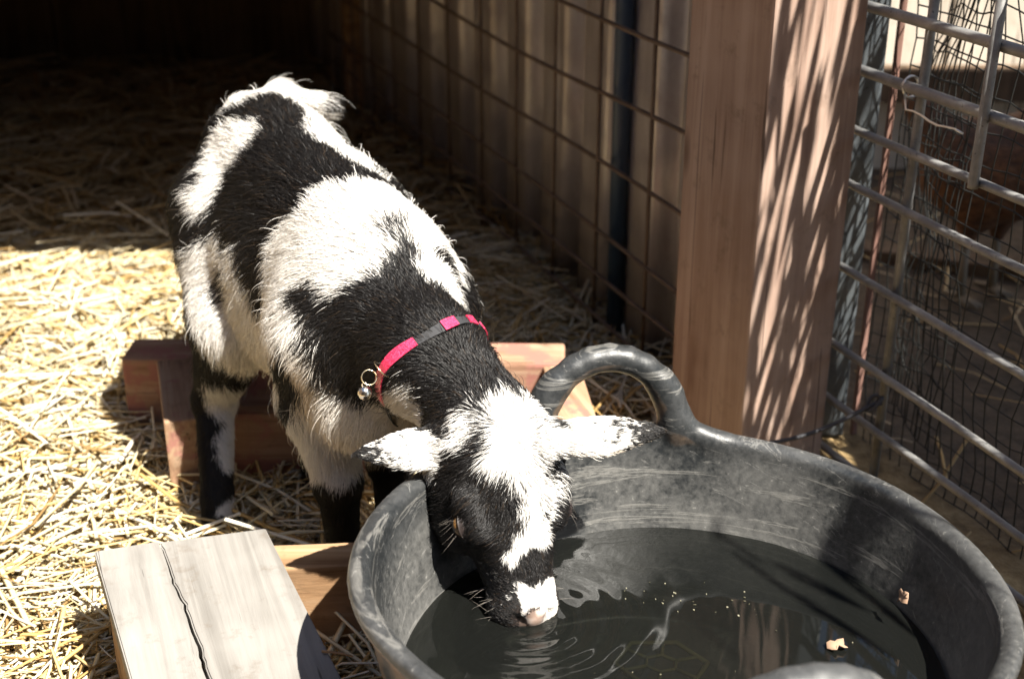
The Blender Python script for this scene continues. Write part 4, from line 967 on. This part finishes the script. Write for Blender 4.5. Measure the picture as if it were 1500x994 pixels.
def make_goat(nhair=260000):
    goat = empty('goat', (-0.22, 1.27, 0))
    tag(goat, 'black and white spotted young goat drinking from the rubber tub', 'goat')
    g = np.random.default_rng(3)
    v, q = goat_body()
    me = mesh_np('body', v, q)
    cv = coat_value(v)
    C = tint_of(cv, g, True) * 0.8
    # bare skin: nose pad, rims of nostrils
    pad = np.exp(-(((v - hp(0.172, 0, -0.008)) / 0.0115) ** 2).sum(1))
    C = C * (1 - pad[:, None]) + np.array((0.34, 0.235, 0.185)) * pad[:, None]
    for sg in (1, -1):
        nos = np.exp(-(((v - hp(0.170, 0.0118 * sg, -0.0100)) / 0.0068) ** 2).sum(1))[:, None]
        C = C * (1 - nos) + np.array((0.02, 0.012, 0.01)) * nos
    for e in EYES.values():
        lid = np.clip(1.5 - np.linalg.norm(v - e, axis=1) / 0.012, 0, 1)[:, None]
        C = C * (1 - lid) + np.array((0.045, 0.028, 0.024)) * lid
    at = me.attributes.new('tint', 'FLOAT_COLOR', 'POINT')
    at.data.foreach_set('color', np.concatenate([C, np.ones((len(C), 1))], 1).astype(np.float32).ravel())
    link_mesh('body', me, m_coat('goat_skin', 0.6).m, goat, True)
    # hair roots spread evenly over the body
    t = np.concatenate([q[:, [0, 1, 2]], q[:, [0, 2, 3]]])
    A, B, D = v[t[:, 0]], v[t[:, 1]], v[t[:, 2]]
    nr = np.cross(B - A, D - A); ar = np.linalg.norm(nr, axis=1) / 2
    vn = np.zeros_like(v)
    for i in range(3): np.add.at(vn, t[:, i], nr)
    vn /= np.linalg.norm(vn, axis=1)[:, None] + 1e-12
    mid = (A + B + D) / 3
    _, lm = groom(mid)
    pr = ar * np.clip(0.020 / np.maximum(lm, 0.004), 0.9, 3.0)
    pr /= pr.sum()
    k = g.choice(len(t), nhair, p=pr)
    u1 = np.sqrt(g.random(nhair)); u2 = g.random(nhair)
    w0, w1, w2 = (1 - u1)[:, None], (u1 * (1 - u2))[:, None], (u1 * u2)[:, None]
    root = A[k] * w0 + B[k] * w1 + D[k] * w2
    N = vn[t[k, 0]] * w0 + vn[t[k, 1]] * w1 + vn[t[k, 2]] * w2
    N /= np.linalg.norm(N, axis=1)[:, None] + 1e-9
    flow, ln = groom(root)
    bare = np.linalg.norm(root - hp(0.175, 0, -0.010), axis=1) < 0.0135
    for e in EYES.values(): bare |= np.linalg.norm(root - e, axis=1) < 0.0120
    bare |= root[:, 2] < 0.022
    keep = ~bare
    root, N, flow, ln = root[keep], N[keep], flow[keep], ln[keep]; n = len(root)
    cvh = coat_value(root + g.normal(0, 1, (n, 3)) * np.clip((ln - 0.006) * 0.6, 0.0003, 0.0032)[:, None])
    T = flow - N * (flow * N).sum(1)[:, None]
    T /= np.linalg.norm(T, axis=1)[:, None] + 1e-6
    # tufts: hairs of one small patch lean together
    tuft = np.stack([vnoise(root, 55.0, 40 + i) - 0.5 for i in range(3)], 1) * 1.0 + np.stack([vnoise(root, 150.0, 50 + i) - 0.5 for i in range(3)], 1) * 0.7
    tuft -= N * (tuft * N).sum(1)[:, None]
    jit = g.normal(0, 0.16, (n, 3))
    D1 = T + tuft * 0.8 + jit; D1 -= N * (D1 * N).sum(1)[:, None]; D1 /= np.linalg.norm(D1, axis=1)[:, None] + 1e-6
    lift = np.clip(g.normal(0.42, 0.12, n), 0.12, 0.9)
    stray = g.random(n) < 0.012
    lift[stray] = g.uniform(0.6, 1.2, stray.sum())
    ln = ln * g.uniform(0.65, 1.2, n) * (0.75 + 0.5 * vnoise(root, 34.0, 44)); ln[stray] *= 1.35
    NP = 5
    P = np.zeros((n, NP, 3))
    for i in range(NP):
        s = i / (NP - 1)
        a = lift * (1 - 0.75 * s)
        P[:, i] = root + D1 * (0.92 * s) * ln[:, None] + N * (ln * (a * s + 0.06 * s))[:, None] + UPZ * (-0.10 * s * s * ln)[:, None]
    P[:, 0] -= N * 0.0006
    hc = bpy.data.hair_curves.new('fur')
    hc.add_curves([NP] * n)
    hc.attributes['position'].data.foreach_set('vector', P.astype(np.float32).ravel())
    rad = np.array([1.0, 0.95, 0.8, 0.55, 0.12])[None] * (0.00020 * g.uniform(0.75, 1.25, n) * np.where(ln < 0.007, 0.75, 1.0))[:, None]
    ra = hc.attributes.new('radius', 'FLOAT', 'POINT'); ra.data.foreach_set('value', rad.astype(np.float32).ravel())
    tc = tint_of(cvh, g)
    stain = np.clip((vnoise(root, 16.0, 81) - 0.35) * 1.6, 0, 1) * np.clip((-N[:, 2] + 0.35) * 1.2, 0.06, 1)      # urine and earth stains on the belly and legs
    tc = tc * (1 - stain[:, None] * np.array((0.18, 0.32, 0.50)))
    ta = hc.attributes.new('tint', 'FLOAT_COLOR', 'CURVE'); ta.data.foreach_set('color', np.concatenate([tc, np.ones((n, 1))], 1).astype(np.float32).ravel())
    hc.materials.append(M['fur'])
    o = bpy.data.objects.new('fur', hc); COL.objects.link(o); o.parent = goat; o.matrix_parent_inverse = goat.matrix_basis.inverted()
    # whiskers and lashes
    W = []
    ey = EYES['right']
    for sgn, e in ((1, EYES['right']), (-1, EYES['left'])):
        for i in range(10):
            a = e + HS * sgn * 0.0095 + HL * g.uniform(-0.009, 0.009) + HU * g.uniform(-0.001, 0.003)
            d = HS * sgn * 0.55 + HL * g.normal(0.35, 0.22) - HU * g.uniform(0.25, 0.6)
            W.append([a, a + d * 0.006, a + d * 0.012 - HU * 0.001, a + d * 0.018 - HU * 0.004])
        for i in range(12):
            a = hp(g.uniform(0.135, 0.170), sgn * g.uniform(0.014, 0.021), g.uniform(-0.045, -0.02)); d = HS * sgn + HL * g.normal(0, 0.4) + HU * g.normal(0, 0.3)
            W.append([a, a + d * 0.007, a + d * 0.014 - UPZ * 0.001, a + d * 0.021 - UPZ * 0.003])
    W = np.array(W)
    wc = bpy.data.hair_curves.new('whiskers'); wc.add_curves([4] * len(W))
    wc.attributes['position'].data.foreach_set('vector', W.astype(np.float32).ravel())
    ra = wc.attributes.new('radius', 'FLOAT', 'POINT'); ra.data.foreach_set('value', np.tile(np.array([0.00009, 0.00008, 0.00006, 0.00002], np.float32), len(W)))
    ta = wc.attributes.new('tint', 'FLOAT_COLOR', 'CURVE'); ta.data.foreach_set('color', np.tile(np.array([0.34, 0.30, 0.26, 1], np.float32), len(W)))
    wc.materials.append(M['fur'])
    o = bpy.data.objects.new('whiskers', wc); COL.objects.link(o); o.parent = goat; o.matrix_parent_inverse = goat.matrix_basis.inverted()
    # eyes
    ke = NT('goat_eye'); ke.rough(0.08); 
    kk = ke.noise(ke.obj(), 300, 2); ke.base(ke.ramp(kk, [(0.4, (0.09, 0.042, 0.012)), (0.6, (0.26, 0.13, 0.035))]))
    lidm = simple('lid_skin', (0.022, 0.015, 0.013), 0.5)
    pm = simple('pupil', (0.004, 0.004, 0.004), 0.1)
    for s, nme in ((1, 'right'), (-1, 'left')):
        bm = bmesh.new(); bmesh.ops.create_uvsphere(bm, u_segments=24, v_segments=16, radius=0.0098)
        c = EYES[nme] + HS * s * 0.0014 + HU * 0.0010
        for w in bm.verts: w.co += Vector(c)
        m2 = bpy.data.meshes.new('eye'); bm.to_mesh(m2); bm.free()
        eo = link_mesh('eye', m2, ke.m, goat, True)
        bm = bmesh.new(); bmesh.ops.create_uvsphere(bm, u_segments=16, v_segments=10, radius=1.0)
        for w in bm.verts: w.co = Vector(c + HS * s * 0.0083 + HL * w.co.x * 0.0052 + HU * w.co.y * 0.0026 + HS * w.co.z * 0.0017)
        m2 = bpy.data.meshes.new('pupil'); bm.to_mesh(m2); bm.free()
        link_mesh('pupil', m2, pm, eo, True)
        vv, ff = [], []                                       # heavy upper lid, half closed
        for i in range(13):
            th = R(46) + R(78) * i / 12                         # from the lid edge up over the eye
            for j in range(17):
                ph = R(-100) + R(200) * j / 16
                rr_ = 0.0108 + 0.0006 * (i == 0)
                dr = HS * s * (math.cos(th) * math.cos(ph)) + HL * (math.sin(ph) * 1.12) + HU * (math.sin(th) * math.cos(ph))
                vv.append(c + dr * rr_)
        for i in range(12):
            for j in range(16): ff.append((i * 17 + j, i * 17 + j + 1, (i + 1) * 17 + j + 1, (i + 1) * 17 + j))
        C3 = Collect(); C3.add(vv, ff); C3.build('eyelid', lidm, goat)
    # cloven hooves
    for n_, j in LEGS.items():
        C2 = Collect(); b = np.array(j[4]); 
        for s in (1, -1):
            c0 = b + GR * s * 0.0078
            ring = []
            for z, sc, fw in ((-0.016, 1.0, 0.004), (0.0, 0.92, 0.0), (0.014, 0.80, -0.004)):
                for i in range(10):
                    an = 2 * math.pi * i / 10
                    ring.append(c0 + GF * (0.0165 * sc * math.cos(an) + fw + 0.004) + GR * (0.0074 * sc * math.sin(an)) + UPZ * z)
            fs = [(k * 10 + i, k * 10 + (i + 1) % 10, (k + 1) * 10 + (i + 1) % 10, (k + 1) * 10 + i) for k in (0, 1) for i in range(10)]
            fs += [tuple(range(10))[::-1], tuple(range(20, 30))]
            C2.add(ring, fs)
        C2.build('hoof', M['hoof'], goat)
make_goat(340000)
# ------------------------------------------------------------------ collar with bell
def make_collar():
    from mathutils.bvhtree import BVHTree
    bo = next(o for o in bpy.data.objects if o.name == 'body')
    bv = BVHTree.FromPolygons([w.co.copy() for w in bo.data.vertices], [tuple(p.vertices) for p in bo.data.polygons])
    nrm = Vector(COLLAR_N).normalized(); cen = Vector(COLLAR_O)
    e1 = Vector((0, 0, 1)); e1 = (e1 - nrm * e1.dot(nrm)).normalized(); e2 = nrm.cross(e1)
    NA = 96; ring = []
    for i in range(NA):
        an = 2 * math.pi * i / NA; d = e1 * math.cos(an) + e2 * math.sin(an)
        h = bv.ray_cast(cen, d)
        ring.append(min((h[0] - cen).length if h[0] else 0.06, 0.082))
    rs = np.array(ring)
    for _ in range(6): rs = (np.roll(rs, 1) + np.roll(rs, -1) + rs * 2) / 4
    rs = rs + 0.0026 + 0.0012 * np.sin(np.arange(NA) * 2 * np.pi / NA * 5 + 1.0)
    def pt(an, off=0.0, w=0.0):
        i = an / (2 * math.pi) * NA; i0 = int(math.floor(i)) % NA; fr = i - math.floor(i)
        r = rs[i0] * (1 - fr) + rs[(i0 + 1) % NA] * fr
        return cen + (e1 * math.cos(an) + e2 * math.sin(an)) * (r + off) + nrm * (w * (1 + 0.12 * math.sin(an * 7)) + 0.0022 * math.sin(an * 3 + 0.5))
    def strip(name, a0, a1, hw, off, m, parent, n=40, thick=0.0012):
        vv, ff = [], []
        for i in range(n + 1):
            an = a0 + (a1 - a0) * i / n
            for w, o in ((-hw, off), (hw, off), (hw, off + thick), (-hw, off + thick)): vv.append(pt(an, o, w))
        for i in range(n):
            for j in range(4):
                k = (j + 1) % 4; ff.append((i * 4 + j, i * 4 + k, i * 4 + 4 + k, i * 4 + 4 + j))
        ff += [(3, 2, 1, 0), tuple(n * 4 + j for j in range(4))]
        C = Collect(); C.add(vv, ff); return C.build(name, m, parent, False)
    pink = NT('pink_glitter_ribbon'); f = pink.noise(pink.obj(), 900, 2)
    pink.base(pink.ramp(f, [(0.4, (0.42, 0.012, 0.045)), (0.6, (0.80, 0.06, 0.14))])); pink.rough(0.3)
    co = empty('collar', tuple(cen)); tag(co, 'pink and black ribbon collar with silver bell round the goat neck', 'collar')
    strip('band', 0, 2 * math.pi, 0.0044, 0.0, simple('black_webbing', (0.02, 0.02, 0.022), 0.7), co, 96)
    for a0, a1 in COLLAR_PINK: strip('ribbon', a0, a1, 0.0047, 0.0016, pink.m, co, 14)
    # bell hanging on two split rings
    ab = COLLAR_BELL; p = pt(ab, 0.004); out = (e1 * math.cos(ab) + e2 * math.sin(ab)); tg = (pt(ab + 0.05) - pt(ab - 0.05)).normalized()
    br = simple('brass_ring', (0.75, 0.62, 0.40), 0.25, 1.0); sv = simple('bell_nickel', (0.72, 0.68, 0.62), 0.22, 1.0)
    def ringm(c, ax, r, wr):
        u = ax.orthogonal().normalized(); w = ax.cross(u)
        tube('split_ring', [c + (u * math.cos(t) + w * math.sin(t)) * r for t in np.linspace(0, 2 * math.pi, 33)], wr, br, co, 6, False)
    ringm(p, (tg * 0.8 + out * 0.5).normalized(), 0.0088, 0.0006)
    down = Vector((0, 0, -1)); vdir = Vector((-0.08, -0.86, 0.5))
    c2 = p + Vector((-0.010, -0.006, -0.005)); ringm(c2, (vdir + Vector((0.3, 0, 0))).normalized(), 0.0064, 0.0006)
    c3 = c2 + Vector((-0.004, -0.002, -0.0135))
    bm = bmesh.new(); bmesh.ops.create_uvsphere(bm, u_segments=28, v_segments=20, radius=0.0060)
    for w in bm.verts:
        if abs(w.co.z) < 0.0006: w.co.x *= 1.06; w.co.y *= 1.06
        w.co.z *= 1.08; w.co += c3
    me = bpy.data.meshes.new('bell'); bm.to_mesh(me); bm.free()
    b = link_mesh('bell', me, sv, co, True)
    tube('bell_loop', [c3 + Vector((0.0022 * math.cos(t), 0, 0.0072 + 0.0022 * math.sin(t))) for t in np.linspace(0, 2 * math.pi, 17)], 0.0006, sv, b, 6, False)
    return [(round(an, 2), tuple(round(q, 4) for q in pt(an))) for an in np.linspace(0, 6.28, 25)]
COLLAR_PINK = [(0.80, 2.15), (0.02, 0.30), (5.64, 5.92), (4.95, 5.32), (3.2, 3.9)]
COLLAR_BELL = 1.42
COLLAR_O, COLLAR_N = (-0.0629, 1.088, 0.2967), (0.60, -0.72, -0.50)
COLLAR_TABLE = make_collar()
# ------------------------------------------------------------------ chicken coop beyond the gate
cwall = empty('coop_wall', (1.2, 2.62, 0)); tag(cwall, 'pale plank wall at the back of the chicken coop', 'wall')
x = 0.30
while x < 2.4:
    w = random.uniform(0.07, 0.10)
    box('plank', (x + w / 2, 2.62 + random.uniform(-0.006, 0.006), 0.62), (w - 0.008, 0.020, 1.28), M['pale_plank'], cwall, bevel=0.002); x += w
box('rail', (1.2, 2.58, 0.172), (1.9, 0.05, 0.062), M['dark_plank'], cwall, bevel=0.003)
lg = box('fallen_board', (0.80, 2.02, 0.012), (0.62, 0.055, 0.022), M['dark_plank'], None, (0, R(-1), R(-24)), 0.003)
tag(lg, 'dark board lying on the coop floor under the hen', 'board')
cshade = empty('coop_shade_roof', (1.5, 1.3, 1.05)); tag(cshade, 'unseen flat roof added to shade the chicken coop', 'roof')  # sheets added out of view to cast shade on the coop floor
for i in range(4): box('sheet', (1.55, 0.55 + i * 0.46, 1.06 + 0.004 * (i % 2)), (1.24, 0.48, 0.010), M['roof'], cshade, bevel=0.002)
for p in ((2.1, 0.4), (2.1, 2.1), (1.02, 2.1)): box('shade_post', (p[0], p[1], 0.52), (0.05, 0.05, 1.06), M['dark_plank'], cshade)

def make_hen():
    hen = empty('hen', (0.72, 1.93, 0)); tag(hen, 'brown hen standing in the coop behind the netting', 'hen')
    c = np.array((0.705, 1.93, 0.205))
    F = Field((0.50, 1.72, 0.02), (0.96, 2.12, 0.46), 0.0055)
    F.ell(c, (0.105, 0.078, 0.080), None, 0.03)
    F.ell(c + (0.055, -0.02, 0.015), (0.070, 0.065, 0.070), None, 0.03)
    F.cone(c + (-0.06, 0, 0.02), c + (-0.125, 0.0, 0.10), 0.050, 0.018, 0.03)
    F.cone(c + (0.07, -0.02, 0.04), c + (0.062, -0.045, 0.125), 0.048, 0.024, 0.03)
    F.ell(c + (0.064, -0.055, 0.145), (0.026, 0.028, 0.024), None, 0.012)
    for s in (-1, 1): F.cone(c + (0.01 + 0.03 * s, 0.02 * s, -0.05), c + (0.0 + 0.03 * s, 0.02 * s, -0.105), 0.034, 0.013, 0.02)
    v, q = F.mesh(); v = smooth_v(v, q, 3)
    v = v + 0.004 * (np.stack([vnoise(v, 70, 70 + i) for i in range(3)], 1) - 0.5)
    k = NT('hen_feathers'); n = k.noise(k.obj((1, 1, 1.6)), 60, 5, 0.7); b = k.noise(k.obj(), 9, 3)
    col = k.ramp(n, [(0.35, (0.05, 0.020, 0.009)), (0.55, (0.17, 0.072, 0.028)), (0.72, (0.30, 0.15, 0.07))])
    k.base(k.mix(k.math('MULTIPLY', k.math('SUBTRACT', b, 0.4, True), 2.5, True), col, (0.035, 0.022, 0.018))); k.rough(0.8); k.bump(n, 0.8, 0.006)
    link_mesh('body', mesh_np('body', v, q), k.m, hen, True)
    leg = simple('hen_leg', (0.22, 0.18, 0.13), 0.7); red = simple('hen_comb', (0.42, 0.03, 0.02), 0.6)
    for s in (-1, 1):
        a = Vector(c + (0.03 * s, 0.02 * s, -0.10)); f = Vector((a.x + 0.005, a.y, 0.012))
        l = tube('leg', [a, (a + f) / 2, f], [0.008, 0.0065, 0.007], leg, hen, 8)
        for an in (-0.6, 0, 0.6, math.pi):
            tube('toe', [f, f + Vector((0.032 * math.cos(an) * 0.5 + 0.02 * math.sin(an), -0.032 * math.cos(an), -0.006))], [0.005, 0.0025], leg, l, 6)
    hd = Vector(c + (0.064, -0.055, 0.145))
    C = Collect()
    for i in range(5):
        b0 = hd + Vector((0.003, -0.022 + 0.011 * i, 0.018))
        C.add(*tube_arrays([b0, b0 + Vector((0, 0.002, 0.014 + 0.006 * math.sin(i))), b0 + Vector((0, 0.004, 0.022 + 0.008 * math.sin(i)))], [0.007, 0.005, 0.002], 6))
    C.build('comb', red, hen)
    for s in (-1, 1): tube('wattle', [hd + Vector((0.008 * s, -0.022, -0.012)), hd + Vector((0.009 * s, -0.026, -0.024)), hd + Vector((0.009 * s, -0.026, -0.032))], [0.005, 0.007, 0.003], red, hen, 8)
    tube('beak', [hd + Vector((0, -0.024, 0)), hd + Vector((0, -0.036, -0.003)), hd + Vector((0, -0.044, -0.008))], [0.008, 0.005, 0.001], leg, hen, 8)
make_hen()

# ------------------------------------------------------------------ unseen leafy twigs added to dapple gate and post with shade
def make_branch():
    br = empty('dapple_branch', (0.95, 0.75, 1.5)); tag(br, 'unseen leafy branch added to dapple the gate and the post', 'branch')
    g = random.Random(21)
    s = sdir
    tw, lf = Collect(), Collect()
    tw.add(*tube_arrays([Vector((1.5, 0.3, 1.75)), Vector((1.1, 0.75, 1.6)), Vector((0.75, 1.05, 1.48)), Vector((0.55, 1.25, 1.40))], [0.012, 0.009, 0.006, 0.003], 6))
    def leaf(c, L, w, tilt):
        d = Vector((math.sin(tilt), g.uniform(-0.12, 0.12), -1)).normalized()
        n = Vector((s.x + g.uniform(-0.5, 0.5), s.y + g.uniform(-0.5, 0.5), 0)).normalized()
        sd = d.cross(n).normalized(); n = sd.cross(d)
        v = [c, c + d * L * 0.35 + sd * w, c + d * L * 0.35 - sd * w, c + d * L * 0.7 + sd * w * 0.8 + n * L * 0.03, c + d * L * 0.7 - sd * w * 0.8 + n * L * 0.03, c + d * L + n * L * 0.06]
        lf.add(v, [(0, 1, 2), (1, 3, 4, 2), (3, 5, 4)])
    # leaves between the sun and the post
    right = s.cross(Vector((0, 0, 1))).normalized()
    for (cx, cy, cz, n, wx, wz) in LEAF_CLUSTERS:
        for i in range(n):
            dist = g.uniform(0.55, 0.95)
            base = Vector((cx, cy, cz)) + right * g.uniform(-wx, wx) + Vector((0, 0, g.uniform(-wz, wz)))
            p = base + s * (dist + max(0, (0.80 - base.z - s.z * dist) / s.z + g.uniform(0, 0.1)))
            leaf(p + Vector((0, 0, 0.05)), g.uniform(0.14, 0.30), g.uniform(0.0035, 0.0075), g.gauss(-0.16, 0.06))
    o = lf.build('foliage', M['leaf'], br, False); tw.build('twig', M['bark'], br)
LEAF_CLUSTERS = [(0.315, 1.40, 0.33, 62, 0.075, 0.40), (0.36, 1.42, 0.16, 40, 0.05, 0.22), (0.40, 1.47, 0.30, 46, 0.07, 0.40), (0.45, 1.30, 0.25, 30, 0.10, 0.35), (0.30, 1.04, 0.16, 16, 0.10, 0.12)]
make_branch()
